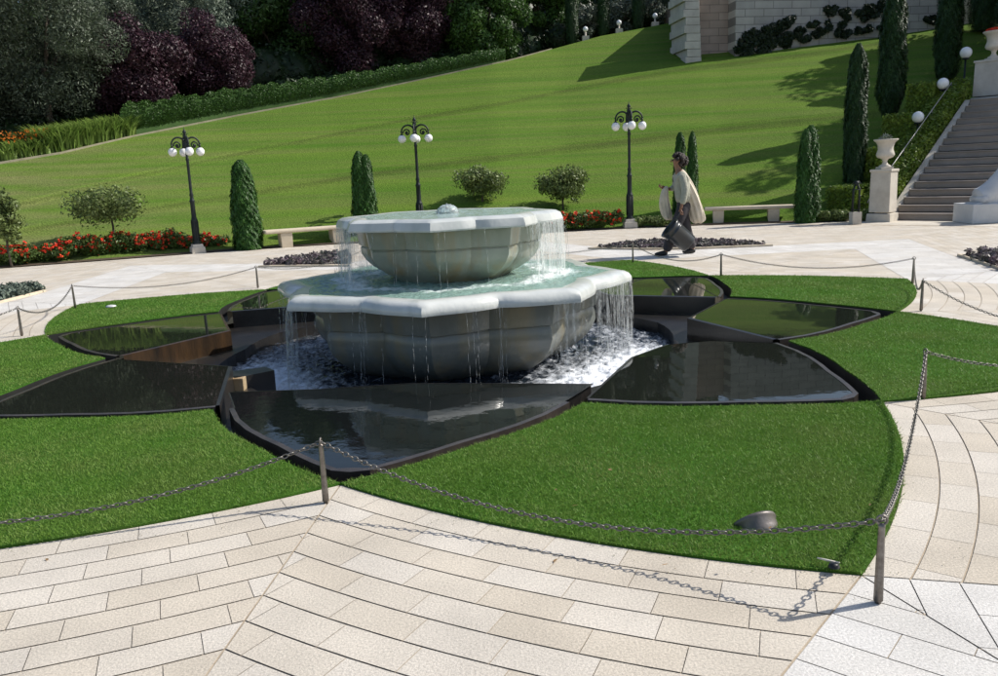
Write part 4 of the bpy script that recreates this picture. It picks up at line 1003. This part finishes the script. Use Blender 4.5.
# balustrade foot with scroll at the right edge
bp_ = W(972, 224); bl = empty('balustrade', bp_, radians(-4)); tag(bl, 'white stone balustrade end with a curled scroll at the right picture edge', 'balustrade'); m_ = px(bp_)
hb = scale_h(bp_, 972, 204.5)
mb = MB(); mb.box((.6, .45, hb / 2), (1.2, .9, hb)); mb.build('plinth', M['stone_wh'], bl, bevel=.012)
mb = MB(); prof = []
for i in range(26):
    t = i / 25; prof.append((.12 + .95 * t, hb + .02 + .86 * (t ** 1.9) + .0))
top = [(x, z) for x, z in prof]; poly = top + [(1.3, hb + .9), (1.3, hb)] + [(.12, hb)]
n = len(poly); vs = [(x, .12, z) for x, z in poly] + [(x, .62, z) for x, z in poly]
mb.add(vs, [tuple(range(n)), tuple(range(n, 2 * n))] + [(i, (i + 1) % n, n + (i + 1) % n, n + i) for i in range(n)])
mb.tube([(.30, .10, hb + .09), (.30, .64, hb + .09)], .085, 20); mb.tube([(x + .02, .37, z + .02) for x, z in top[4:]], [.27] * 22, 12)
mb.build('scroll', M['stone_wh'], bl)
# handrail left of the stair
hr = empty('handrail', P0, atan2(ax.y, ax.x)); tag(hr, 'thin metal handrail beside the ivy hedge of the stair', 'handrail')
mb = MB(); hl = [(.25 + i * .5, .62, .50 + (.25 + i * .5) * rise / tread) for i in range(12)]; mb.tube([(-.02, .62, .42)] + hl, .011, 8); mb.build('rail', mat('rail_metal', (.42, .41, .39), None, rough=.45, metal=.6), hr)
for i in (0, 4, 8, 11):
    mb = MB(); mb.tube([(hl[i][0], .62, hl[i][2]), (hl[i][0], .62, hl[i][2] - .5)], .012, 6); mb.build('post', M['steel'], hr)
# ivy hedge stepping up beside the stair
iv = empty('ivy_hedge', P0, atan2(ax.y, ax.x)); tag(iv, 'yellow green stepped hedge beside the staircase', 'hedge')
P_ = []; Q_ = []; cb = MB(); nst = 4
for i in range(12):
    x0 = .15 + i * .5; zb = x0 * rise / tread - .7; zt = .30 + (x0 + .2) * rise / tread; k = 2200
    side = RNG.integers(0, 4, k)
    X = x0 + RNG.uniform(0, .5, k); Y = RNG.uniform(.22, 1.7, k); Z = RNG.uniform(zb, zt, k); Nn_ = np.zeros((k, 3))
    Zt = .30 + (X + .2) * rise / tread - .18 * np.clip((Y - .6) / .5, 0, 1); st_ = (np.floor((X - .15) / 1.75) + .62) * 1.75 * rise / tread + .22; Zt = np.where(Y > 1.0, st_, Zt)
    f = side == 0; Z[f] = Zt[f]; Nn_[f] = (0, 0, 1)
    f = side == 1; Y[f] = .22; Nn_[f] = (0, -1, 0); Z[f] = zb + (Zt[f] - zb) * RNG.uniform(0, 1, f.sum())
    f = side == 2; Y[f] = 1.7; Zt[f] = st_[f]; Nn_[f] = (0, 1, 0); Z[f] = zb + (Zt[f] - zb) * RNG.uniform(0, 1, f.sum())
    f = side == 3; Z[f] = Zt[f]; Nn_[f] = (-.5, 0, 1)
    P_.append(np.c_[X, Y, Z] + RNG.normal(0, .025, (k, 3))); Q_.append(Nn_)
    cb.box((x0 + .25, .62, (zb + zt) / 2 - .10), (.52, .74, zt - zb - .16)); zs = (math.floor((x0 - .14) / 1.75) + .62) * 1.75 * rise / tread + .16; cb.box((x0 + .25, 1.32, (zb + zs) / 2), (.52, .68, max(.1, zs - zb)))
k = 500; P_.append(np.c_[.15 + RNG.normal(0, .02, k), RNG.uniform(.22, 1.15, k), RNG.uniform(0, .42, k)]); Q_.append(np.tile((-1., 0, 0), (k, 1)))
for m_i in range(4):                                    # leafy risers of the stepped side
    xs_ = .15 + 1.75 * m_i; z1_ = (m_i + .62) * 1.75 * rise / tread + .22; z0_ = (m_i - .38) * 1.75 * rise / tread + .1 if m_i else 0; k = 1500
    P_.append(np.c_[xs_ + RNG.normal(-.02, .03, k), RNG.uniform(.95, 1.72, k), RNG.uniform(z0_, z1_, k)]); Q_.append(np.tile((-1., 0, .2), (k, 1)))
foliage('foliage', np.concatenate(P_), np.concatenate(Q_), .042, M['ivy'], iv, .6, .5); cb.build('inner_foliage', M['ivy'], iv)

# ------------------------------------------------------------------ globe lamps on the bank
def globe_lamp(u, v, rpx, D, ground, label, group, first=None):
    c = WD(u, v, D); r = rpx * px(c); zg = hz(c.x, c.y) if ground is None else ground
    root = empty('globe_lamp', (c.x, c.y, c.z - r * 2.2)); tag(root, label, 'lamp', group); h0 = r * 1.35
    mb = MB(); mb.ball((0, 0, r * 2.2), r, 20); mb.build('globe', M['globe'], root)
    mb = MB(); mb.lathe([(r * .5, r * 1.0), (r * .62, r * 1.15), (r * .45, r * 1.3)], 14)
    dz = c.z - r * 2.2 - zg; mb.tube([(0, 0, -max(.05, dz) - .1), (0, 0, r * 1.1)], r * .16, 8); mb.build('post', M['iron'], root); return root
gG = 'white globe lamps beside the stair'
globe_lamp(918, 117, 5.6, 23.2, None, 'white globe lamp beside the stair, lowest of three', gG)
globe_lamp(943, 83.5, 5.6, 24.6, None, 'white globe lamp beside the stair, middle of three', gG)
globe_lamp(966, 52.5, 5.6, 26.4, None, 'white globe lamp beside the stair, topmost of three', gG)
for (u, v), lab in zip([(585.5, 29), (619, 22.5), (655, 15.5)], ['far white globe lamp, leftmost above the bank', 'far white globe lamp between two far cypresses', 'far white globe lamp nearest the stone wall']):
    p = top_at(u, v + 8, .8); c = WD(u, v, p.y); root = empty('path_lamp', p); tag(root, lab, 'lamp', 'far white lamps along the upper path'); hh = c.z - p.z; r = 2.6 * px(c)
    mb = MB(); mb.ball((0, 0, hh), r, 14); mb.build('globe', M['globe'], root); mb = MB(); mb.tube([(0, 0, -.1), (0, 0, hh - r * .8)], r * .35, 8); mb.box((0, 0, .06), (r * 2.6, r * 2.6, .3)); mb.build('post', M['stone_lt'], root)

# ------------------------------------------------------------------ street lamps
def make_lamp():
    r = empty('street_lamp', (0, 0, 0)); HT = 3.1
    mb = MB(); mb.box((0, 0, .07), (.36, .36, .18), taper=.92); mb.box((0, 0, .19), (.28, .28, .08), taper=.9); mb.build('base', M['stone_lt'], r, bevel=.008)
    mb = MB(); mb.lathe([(.10, .22), (.105, .26), (.085, .30), (.08, .34), (.085, .80), (.095, .83), (.075, .86), (.062, .92), (.058, 1.28), (.075, 1.31), (.055, 1.34), (.042, 1.42), (.055, 1.46), (.038, 1.52), (.036, 2.3), (.05, 2.33), (.036, 2.37), (.032, 2.62), (.06, 2.66), (.035, 2.72), (.03, 2.86)], 14)
    for i in range(8):
        a = i * pi / 4; mb.tube([(.088 * cos(a), .088 * sin(a), .32), (.088 * cos(a), .088 * sin(a), .80)], .010, 5)
    mb.build('pole', M['iron'], r)
    mb = MB(); mb.lathe([(.03, 2.86), (.06, 2.90), (.025, 2.94), (.045, 2.98), (.05, 3.01), (.012, 3.06), (.004, 3.12)], 12, M=None)
    for s in range(4):
        a = s * pi / 2; mb.tube([(0, 0, 2.9), (.07 * cos(a), .07 * sin(a), 2.96), (.10 * cos(a), .10 * sin(a), 2.93)], [.012, .012, .004], 5)
    mb.build('finial', M['iron'], r)
    for s in range(4):
        a = s * pi / 2; d = Vector((cos(a), sin(a), 0)); pts = []
        for i in range(17):
            t = i / 16; th = pi * (1.02 - 1.02 * t) ; pts.append(d * (.18 + .17 * cos(th)) + Vector((0, 0, 2.70 + .17 * sin(th))))
        mb = MB(); mb.tube(pts, [.026 - .006 * i / 16 for i in range(17)], 7)
        cr_ = []
        for i in range(20):
            t = i / 19; th = -.2 + t * 2.6 * pi; R_ = .10 * (1 - t * .82); cr_.append(d * (.21 + R_ * cos(th)) + Vector((0, 0, 2.68 + R_ * sin(th))))
        mb.tube(cr_, .018, 6); mb.ball(tuple(d * .21 + Vector((0, 0, 2.68))), .035, 8)
        mb.tube([pts[-1], pts[-1] + Vector((0, 0, -.07))], .022, 8); mb.tube([pts[-1] + Vector((0, 0, .0)) + d * 0, pts[-1] + d * .05 + Vector((0, 0, .03))], [.012, .003], 5)
        arm = mb.build('arm', M['iron'], r)
        mb = MB(); c = d * .35 + Vector((0, 0, 2.52)); mb.ball(tuple(c), .108, 20); mb.build('globe', M['globe'], arm)
        mb = MB(); mb.lathe([(.03, .0), (.055, -.012), (.05, -.035)], 12, c=(c.x, c.y, c.z + .115)); mb.build('globe_cap', M['iron'], arm)
    return r
L0 = make_lamp(); gL = 'four-globe street lamps along the foot of the bank'
for i, (u, v, vt, rz, lab) in enumerate([(198, 253, 127, .55, 'dark four-globe street lamp at the left beside the red flowers'), (421, 234.5, 115, .0, 'dark street lamp rising behind the upper fountain basin'), (630, 228, 101, .03, 'dark street lamp right of the fountain, left of the walking person')]):
    o = L0 if i == 0 else copy_tree(L0); p = W(u, v); o.location = p; o.rotation_euler = (0, 0, rz); s = scale_h(p, u, vt) / 3.12; o.scale = (s * .95 if i != 1 else s, s * .95 if i != 1 else s, s); tag(o, lab, 'street lamp', gL)
# small lantern on a block
p = W(855, 224); r = empty('lantern', p); tag(r, 'small dark iron lantern on a pale stone block beside the pedestal', 'lantern'); m_ = px(p)
mb = MB(); mb.box((0, 0, 6 * m_), (9 * m_, 9 * m_, 12 * m_)); mb.build('block', M['stone_lt'], r, bevel=.006)
mb = MB(); z0, z1 = 12 * m_, 39 * m_
for s in range(4):
    a = s * pi / 2 + .5; mb.tube([(4.2 * m_ * cos(a), 4.2 * m_ * sin(a), z0), (3.9 * m_ * cos(a), 3.9 * m_ * sin(a), z1 - 5 * m_), (1.5 * m_ * cos(a), 1.5 * m_ * sin(a), z1)], .016, 6)
mb.tube([(4.2 * m_ * cos(a), 4.2 * m_ * sin(a), z0 + 2 * m_) for a in np.linspace(0, 2 * pi, 17)], .009, 5); mb.tube([(3.9 * m_ * cos(a), 3.9 * m_ * sin(a), z1 - 5 * m_) for a in np.linspace(0, 2 * pi, 17)], .009, 5)
mb.ball((0, 0, z1 + m_), 2.4 * m_, 10); mb.tube([(-4.5 * m_, 0, z1), (-2 * m_, 0, z1 + 3 * m_), (2 * m_, 0, z1 + 3 * m_), (4.5 * m_, 0, z1)], .01, 5); mb.build('frame', M['iron'], r)

# ------------------------------------------------------------------ benches
def bench(a, b, over0, over1, label):
    d = (b - a); L = d.length; u = d.normalized(); r = empty('bench', (a + b) / 2, atan2(u.y, u.x)); tag(r, label, 'bench', 'pale stone benches')
    ln = L + over0 + over1; cx = (over1 - over0) / 2
    mb = MB(); mb.box((cx, 0, .385), (ln, .42, .085)); mb.build('seat', M['bench'], r, bevel=.03)
    for s in (-1, 1):
        mb = MB(); mb.box((s * L / 2, 0, .17), (.26, .34, .345), taper=1.08); mb.build('leg', M['bench'], r, bevel=.012)
    return r
bench(W(286, 247), W(337, 243), .50, .55, 'warm stone bench at the left, beside the bright green clipped column')
bench(W(718, 223.5), W(773, 222), .35, .50, 'pale stone bench right of the walking person')

# ------------------------------------------------------------------ planting strips in the paving
def bed(px_list, label, m, h, n, group, size=.035):
    pts = [W(u, v) for u, v in px_list]; c = sum(pts, Vector((0, 0, 0))) / len(pts); r = empty('planting_bed', c); tag(r, label, 'planting bed', group)
    poly = [(p.x - c.x, p.y - c.y) for p in pts]; mb = MB(); k = len(poly)
    ins = [(x * .955, y * .90) for x, y in poly]
    mb.add([(x, y, .0) for x, y in poly] + [(x, y, .035) for x, y in poly] + [(x, y, .035) for x, y in ins] + [(x, y, .0) for x, y in ins], [(j * k + i, j * k + (i + 1) % k, (j + 1) * k + (i + 1) % k, (j + 1) * k + i) for j in range(3) for i in range(k)])
    mb.build('kerb', M['bench'], r)
    mb = MB(); mb.add([(x, y, .012) for x, y in ins], [tuple(range(k))]); mb.build('soil', M['soil'], r)
    xs = [p[0] for p in ins]; ys = [p[1] for p in ins]
    C_ = np.c_[RNG.uniform(min(xs), max(xs), 6000), RNG.uniform(min(ys), max(ys), 6000)]; C_ = C_[in_poly(C_, ins)]; C_ = C_[:n]
    P = []; Q = []
    for x, y in C_:
        kk = 30; s = sph(kk); hh = h * random.uniform(.7, 1.25); P.append(np.array([x, y, hh * .5]) + s * np.array([.055, .055, hh * .5])); Q.append(s)
    o = foliage('ground_plants', np.concatenate(P), np.concatenate(Q), size, m, r, .5); o['kind'] = 'stuff'; return r
gP = 'planting strips let into the paving'
bed([(588, 249.2), (640, 250), (700, 249.3), (773, 246.2), (735, 242), (660, 241.5), (625, 244)], 'strip of low purple plants behind the feet of the person', M['purple'], .075, 420, gP)
bed([(258, 267.5), (350, 266.5), (350, 255), (325, 257)], 'strip of low purple plants left of the upper basin', M['purple'], .13, 260, gP)
bed([(-60, 318), (-10, 306), (46, 291.5), (38, 287), (-20, 292), (-70, 300)], 'strip of low grey green plants at the left picture edge', M['grey_green'], .12, 260, gP)
bed([(957, 256), (1010, 273), (1060, 274), (1060, 256), (1000, 255)], 'planting strip with purple plants at the right picture edge', M['purple'], .13, 200, gP)

# flower border: bushes of red flowers
def bush(loc, w, h, label, group, red=60, m=None, seed=0):
    random.seed(seed); r = empty('flower_bush', loc); tag(r, label, 'flower bush', group)
    cl = [((random.uniform(-w, w) * .4, random.uniform(-w, w) * .25, h * random.uniform(.35, .7)), (w * .33, w * .3, h * .35)) for _ in range(7)]
    P, Q = clump_points(cl, 190, .2); P[:, 2] = np.maximum(P[:, 2], .02); foliage('leaves', P, Q, .036, m or M['rose'], r, .55)
    if red:
        i = RNG.choice(len(P), red * 2, replace=False); i = i[(P[i, 2] > h * .45) | (P[i, 1] < -w * .1)][:red]; C_ = P[i]
        PP = np.repeat(C_, 7, 0) + RNG.normal(0, .016, (len(C_) * 7, 3)) + np.array([0, -.015, .03]); foliage('flowers', PP, sph(len(PP)), .030, M['red'], r, .8)['kind'] = 'stuff'
    return r
us = [-14, 6, 24, 41, 57, 72, 87, 101, 115, 129, 144, 158, 172, 186, 209, 222]
for i, u in enumerate(us):
    v = np.interp(u, [0, 120, 235], [269, 258.5, 249.5]); p = at_base(u, v, .38); h = np.interp(u, [0, 40, 70, 120, 180, 230], [.42, .42, .52, .62, .50, .42])
    bush(p, .50, h * random.uniform(.9, 1.15), 'low bush with red flowers in the border left of the left lamp' if u < 198 else 'low red flowering bush between the left lamp and the clipped column', 'red flower bushes left of the left lamp' if u < 198 else 'red flower bushes right of the left lamp', int(46 if i % 3 else 26), seed=i + 300)
for i, u in enumerate([556, 570, 584, 598, 612]):
    p = at_base(u, np.interp(u, [556, 620], [232.5, 229.5]), .38); bush(p, .50, .48, 'low bush with red flowers between the fountain and the middle lamp', 'red flower bushes right of the fountain', 34, seed=i + 330)
for i, u in enumerate([644, 657, 670, 821, 832, 843, 868]):
    p = at_base(u, np.interp(u, [640, 870], [228.5, 221.5]), .35); bush(p, .42, .30, 'low green bush without red flowers behind the person' if u < 700 else 'low dusty green bush between the dark cypress and the pedestal', 'low green bushes behind the person' if u < 700 else 'low green bushes left of the pedestal', 0, M['roundleaf'], seed=i + 360)
# edging strip of the border
mb = MB(); E0 = [W(u, v + .6) for u, v in base_px[1:-2]]; n = len(E0); up = Vector((0, 0, .05))
back = [p + p.normalized() * .9 for p in E0]
mb.add([tuple(p + Vector((0, 0, .02))) for p in E0] + [tuple(p + Vector((0, 0, .06))) for p in back], [(i, i + 1, n + i + 1, n + i) for i in range(n - 1)])
tag(mb.build('soil_border', M['soil']), kind='structure')

# ------------------------------------------------------------------ spotlight in the lawn and bits
p = W(758, 522, .02); sp = empty('garden_spotlight', p, radians(-18)); tag(sp, 'grey metal spotlight housing half sunk in the front lawn', 'spotlight')
Mx = Matrix.Translation((0, 0, -.055)) @ Vector((-.42, .62, .66)).to_track_quat('Z', 'Y').to_matrix().to_4x4()
mb = MB(); mb.lathe([(.094, .058), (.102, .058), (.104, .045), (.098, .04), (.096, .0), (.080, -.05), (.05, -.08), (.001, -.09)], 28, Mx, cap=False); mb.build('housing', mat('spot_metal', (.13, .115, .105), (.18, .16, .15), 14, .45, .1, 40, metal=.4), sp)
mb = MB(); mb.lathe([(.001, .052), (.094, .053)], 28, Mx, cap=False); mb.build('glass', M['eye'], sp)
p = W(826, 562, .03); mb = MB(); mb.tube([(-.03, .012, .012), (0, 0, .008), (.045, -.02, .004)], [.003, .0045, .003], 6); tag(mb.build('twig', mat('bleached_wood', (.6, .56, .5), None, rough=.8), loc=p), 'small pale twig lying at the lawn corner near the lower right post', 'twig')
mb = MB(); mb.lathe([(.022, 0), (.018, .012), (.008, .016)], 14); tag(mb.build('sprinkler', M['shoe'], loc=W(834, 567, .025)), 'small dark sprinkler head at the front lawn corner', 'sprinkler')
mb = MB(); mb.lathe([(.065, 0), (.06, .012), (.04, .018), (.001, .02)], 20); tag(mb.build('lawn_light', M['stone_wh'], loc=W(111, 306.5, .025)), 'small pale round recessed light in the far left lawn', 'recessed light')  # white disc stands in for the glimmer of a recessed lawn light
gl = 'dry leaves lying about'
rl = mat('dry_leaf', (.28, .15, .06), (.4, .26, .12), 20, .8)
for i, (u, v) in enumerate([(47, 560), (555, 561), (575, 506), (725, 566), (556, 490), (610, 470), (770, 528), (870, 505), (665, 565)]):
    p = W(u, v, .03 if i not in (0, 1) else .003); a = random.uniform(0, 3); s = random.uniform(.010, .018)
    mb = MB(); mb.add([(-s, 0, .002), (0, -s * .5, .006), (s, 0, .003), (0, s * .5, .0)], [(0, 1, 2), (0, 2, 3)]); o = mb.build('fallen_leaf', rl, loc=p); o.rotation_euler = (0, 0, a)
    tag(o, 'small dry brown leaf lying on the front lawn' if i > 1 else 'small dry brown leaf lying on the front paving', 'leaf', gl + (' on the lawn' if i > 1 else ' on the paving'))

# ------------------------------------------------------------------ person walking to the left with a bin and a cloth sack
def skin_body(name, verts, edges, radii, m, parent, sub=2, root=0):
    me = bpy.data.meshes.new(name + '_skeleton'); me.from_pydata([tuple(v) for v in verts], edges, []); o = bpy.data.objects.new(name, me); COL.objects.link(o)
    o.modifiers.new('skin', 'SKIN'); me.skin_vertices.new() if not me.skin_vertices else None
    for i, r_ in enumerate(radii):
        rr = r_ if isinstance(r_, tuple) else (r_, r_); me.skin_vertices[0].data[i].radius = rr; me.skin_vertices[0].data[i].use_root = (i == root)
    s = o.modifiers.new('sub', 'SUBSURF'); s.levels = sub; s.render_levels = sub
    dg = bpy.context.evaluated_depsgraph_get(); dg.update(); m2 = bpy.data.meshes.new_from_object(o.evaluated_get(dg)); m2.name = name
    m2.materials.clear(); m2.materials.append(m); m2.polygons.foreach_set('use_smooth', [True] * len(m2.polygons))
    COL.objects.unlink(o); bpy.data.objects.remove(o); o2 = bpy.data.objects.new(name, m2); return link(o2, parent)
pp = W(680, 254.5)
per = empty('person', pp); tag(per, 'person in beige shirt and grey trousers walking left with a bin', 'person')
# facing -x; camera side is -y (their left side)
V_ = [(.06, 0, .90), (.05, 0, 1.05), (.02, 0, 1.22), (-.01, 0, 1.38), (-.03, 0, 1.46), (-.06, 0, 1.53), (-.065, 0, 1.60), (-.07, 0, 1.66),
      (.06, -.07, .86), (-.12, -.10, .50), (-.26, -.10, .10), (-.28, -.10, .045), (-.40, -.11, .03),     # near leg forward
      (.07, .09, .86), (.10, .10, .48), (.24, .10, .12), (.25, .10, .05), (.15, .11, .03),               # far leg back
      (-.0, -.17, 1.36), (.03, -.23, 1.10), (-.03, -.26, .86), (-.05, -.26, .80),                       # near arm
      (-.0, .17, 1.36), (-.06, .22, 1.12), (-.20, .16, 1.14), (-.245, .15, 1.16)]                        # far arm
E_ = [(0, 1), (1, 2), (2, 3), (3, 4), (4, 5), (5, 6), (6, 7), (0, 8), (8, 9), (9, 10), (10, 11), (11, 12), (0, 13), (13, 14), (14, 15), (15, 16), (16, 17), (3, 18), (18, 19), (19, 20), (20, 21), (3, 22), (22, 23), (23, 24), (24, 25)]
Rr = [(.09, .08), (.09, .08), (.10, .10), (.08, .07), .055, .05, (.085, .075), (.075, .07), .05, .055, .042, .045, .03, .05, .055, .042, .045, .03, .045, .036, .027, .025, .045, .036, .027, .025]
skin_body('body', V_, E_, Rr, M['skin'], per)
# clothing shells
T_ = [(.06, 0, .84), (.06, 0, .98), (.07, -.09, .83), (-.11, -.10, .50), (-.265, -.10, .06), (.08, .09, .83), (.11, .10, .48), (.245, .10, .07)]
skin_body('trousers', T_, [(0, 1), (0, 2), (2, 3), (3, 4), (0, 5), (5, 6), (6, 7)], [(.15, .14), (.15, .135), .12, .105, .085, .12, .105, .085], M['trouser'], per)
T_ = [(.065, 0, .86), (.05, 0, 1.05), (.02, 0, 1.25), (-.005, 0, 1.38), (-.02, 0, 1.43), (.0, -.16, 1.36), (.035, -.235, 1.10), (-.02, -.26, .87), (.0, .16, 1.36), (-.05, .22, 1.13), (-.15, .175, 1.135)]
skin_body('shirt', T_, [(0, 1), (1, 2), (2, 3), (3, 4), (3, 5), (5, 6), (6, 7), (3, 8), (8, 9), (9, 10)], [(.17, .155), (.165, .15), (.165, .16), (.12, .11), .055, .07, .066, .052, .07, .066, .05], M['shirt'], per, root=0)
for (x, y, z) in ((-.28, -.10, 0), (.25, .10, 0)):
    skin_body('shoe', [(x + .05, y, z + .05), (x - .03, y, z + .05), (x - .13, y, z + .038), (x - .19, y, z + .03)], [(0, 1), (1, 2), (2, 3)], [(.05, .05), (.052, .05), (.05, .036), (.035, .026)], M['shoe'], per)
# face: nose, lips, eyes, ears
mb = MB(); mb.tube([(-.142, 0, 1.62), (-.162, 0, 1.595), (-.150, 0, 1.585)], [.008, .014, .010], 8); mb.tube([(-.145, -.02, 1.555), (-.152, 0, 1.556), (-.145, .02, 1.555)], [.005, .009, .005], 6)
for s in (-1, 1): mb.ball((-.055, s * .078, 1.605), .02, 8, (.6, .35, 1.1))
mb.build('face', M['skin'], per)
for s in (-1, 1):
    mb = MB(); mb.ball((-.137, s * .03, 1.622), .010, 8); mb.build('eye', M['eye'], per)
hb_ = MB()
for i in range(130):
    d = sph(1)[0]; d[2] = abs(d[2]) * .95 + .0; 
    if d[0] < -.35 and d[2] < .55: continue
    hb_.ball((-.03 + d[0] * .10, d[1] * .095, 1.63 + d[2] * .10), random.uniform(.02, .036), 8)
for i in range(60):
    d = sph(1)[0]; hb_.ball((.035 + d[0] * .085, d[1] * .085, 1.60 + d[2] * .085), random.uniform(.02, .034), 8)
hb_.build('hair', M['hair'], per)
def hand(c, dirv, curl, parent):
    c = Vector(c); d = Vector(dirv).normalized(); s = Vector((0, 1, 0)) if abs(d.y) < .7 else Vector((1, 0, 0)); s = (s - d * s.dot(d)).normalized(); nn = d.cross(s)
    vs = [c, c + d * .045]; ed = [(0, 1)]; rr = [(.022, .030), (.018, .036)]
    for f, (o_, l) in enumerate(((-.028, .055), (-.010, .066), (.009, .062), (.027, .050))):
        b = len(vs); a0 = c + d * .055 + s * o_; a1 = a0 + d * l * .45 + nn * curl * .012; a2 = a1 + (d * .3 + nn * curl).normalized() * l * .4; a3 = a2 + (nn * curl - d * .6).normalized() * l * .35
        vs += [a0, a1, a2, a3]; ed += [(1, b), (b, b + 1), (b + 1, b + 2), (b + 2, b + 3)]; rr += [.0095, .009, .0085, .007]
    b = len(vs); vs += [c + d * .02 - s * .034, c + d * .045 - s * .045 + nn * curl * .02, c + d * .06 - s * .03 + nn * curl * .045]; ed += [(0, b), (b, b + 1), (b + 1, b + 2)]; rr += [.012, .010, .008]
    return skin_body('hand', vs, ed, rr, M['skin'], parent, 1)
hand((-.05, -.26, .80), (-.1, 0, -1), 1, per); hand((-.25, .15, 1.16), (-1, -.2, .1), -1, per)
# bin: tilted, open end up left
mc = Vector((-.25, -.27, .50)); bc = Vector((.10, -.27, .20)); axb = (bc - mc).normalized(); rot = axb.to_track_quat('Z', 'Y').to_matrix().to_4x4(); Lb = (bc - mc).length
bn = empty('bin', pp + mc); tag(bn, 'dark grey plastic bin held tilted by the walking person', 'bin')
mb = MB(); mb.lathe([(.165, .02), (.185, .0), (.195, 0), (.197, .03), (.185, .04), (.180, .10), (.186, .105), (.186, .12), (.178, .125), (.160, Lb - .02), (.150, Lb), (.001, Lb)], 28, rot, cap=False)
mb.lathe([(.165, .02), (.150, Lb - .02), (.001, Lb - .02)], 28, rot, cap=False); mb.build('tub', M['bin'], bn)
mb = MB(); hc = Vector((.19, .01, .215)); mb.tube([rot @ Vector((.0, -.19, .02)), hc + Vector((-.02, -.06, .02)), hc + Vector((-.0, 0, .055)), hc + Vector((.02, .05, .02)), rot @ Vector((.0, .19, .02))], .007, 6); mb.build('handle', M['bin'], bn.children[0])
# cloth sack over the shoulder, falling behind, and the cloth held in front
def cloth(name, ctr, label, pts_w, thick):
    """pts_w: list of (x, z, halfwidth_x, half_y)"""
    mb = MB(); n = 40; vs = []; m = len(pts_w)
    for j, (x, z, w, hy) in enumerate(pts_w):
        for i in range(n):
            a = 2 * pi * i / n; f = 1 + (.10 * sin(a * 4 + j * .9 + x * 9) + .12 * sin(a * 9 - j * .35) + .06 * sin(a * 14 + j * 1.3)) * min(1, .4 + j * .15); vs.append((x + w * cos(a) * f, ctr[1] + hy * sin(a) * f, z + .02 * sin(a * 3 + j) * (j > 0)))
    mb.add(vs, [(j * n + i, j * n + (i + 1) % n, (j + 1) * n + (i + 1) % n, (j + 1) * n + i) for j in range(m - 1) for i in range(n)] + [tuple(range(n)), tuple(range((m - 1) * n, m * n))], True)
    o = mb.build(name, M['white_cloth'], loc=pp, sub=1); tag(o, label, 'cloth'); return o
cloth('cloth_sack', (0, .03), 'large cream cloth sack hanging over the back of the walking person', [(.02, 1.47, .02, .05), (.06, 1.40, .05, .09), (.12, 1.25, .075, .12), (.18, 1.08, .10, .14), (.24, .90, .115, .13), (.285, .74, .13, .12), (.31, .63, .13, .10), (.32, .56, .11, .08), (.325, .53, .05, .04)], .1)
cloth('white_cloth', (0, .10), 'white cloth held in front of the walking person', [(-.21, 1.19, .03, .04), (-.245, 1.12, .06, .07), (-.26, .98, .085, .08), (-.24, .82, .095, .07), (-.20, .66, .085, .05), (-.18, .60, .06, .03)], .1)

# ------------------------------------------------------------------ sky, sun, camera
SUN_AZ, SUN_EL = radians(13), radians(41)               # azimuth measured from +x towards +y
world = bpy.data.worlds.new('World'); SC.world = world; world.use_nodes = True; nt = world.node_tree
sky = nt.nodes.new('ShaderNodeTexSky'); sky.sky_type = 'NISHITA'; sky.sun_disc = False; sky.sun_elevation = SUN_EL; sky.sun_rotation = pi / 2 - SUN_AZ
sky.air_density = 1.0; sky.dust_density = 1.5; sky.ozone_density = 1.0
bg = nt.nodes['Background']; bg.inputs[1].default_value = .11; nt.links.new(sky.outputs[0], bg.inputs[0])
sl = bpy.data.lights.new('Sun', 'SUN'); sl.energy = 4.3; sl.angle = radians(.5); sl.color = (1, .955, .88); so = bpy.data.objects.new('Sun', sl); COL.objects.link(so)
sd = Vector((cos(SUN_EL) * cos(SUN_AZ), cos(SUN_EL) * sin(SUN_AZ), sin(SUN_EL))); so.rotation_euler = sd.to_track_quat('Z', 'Y').to_euler(); so.location = sd * 60
cam = bpy.data.cameras.new('Camera'); cam.sensor_width = 36; cam.lens = F_PX / 998 * 36; cam.clip_end = 1000; cam.clip_start = .05
co = bpy.data.objects.new('Camera', cam); COL.objects.link(co); SC.camera = co
Mc = Matrix(((cR.x, cU.x, -cF.x, 0), (cR.y, cU.y, -cF.y, 0), (cR.z, cU.z, -cF.z, CAM_H), (0, 0, 0, 1))); co.matrix_world = Mc
SC.view_settings.view_transform = 'Standard'; SC.view_settings.look = 'None'; SC.view_settings.exposure = .36; SC.view_settings.gamma = 1; SC.view_settings.use_curve_mapping = False
SC.cycles.max_bounces = 8; SC.cycles.transparent_max_bounces = 16
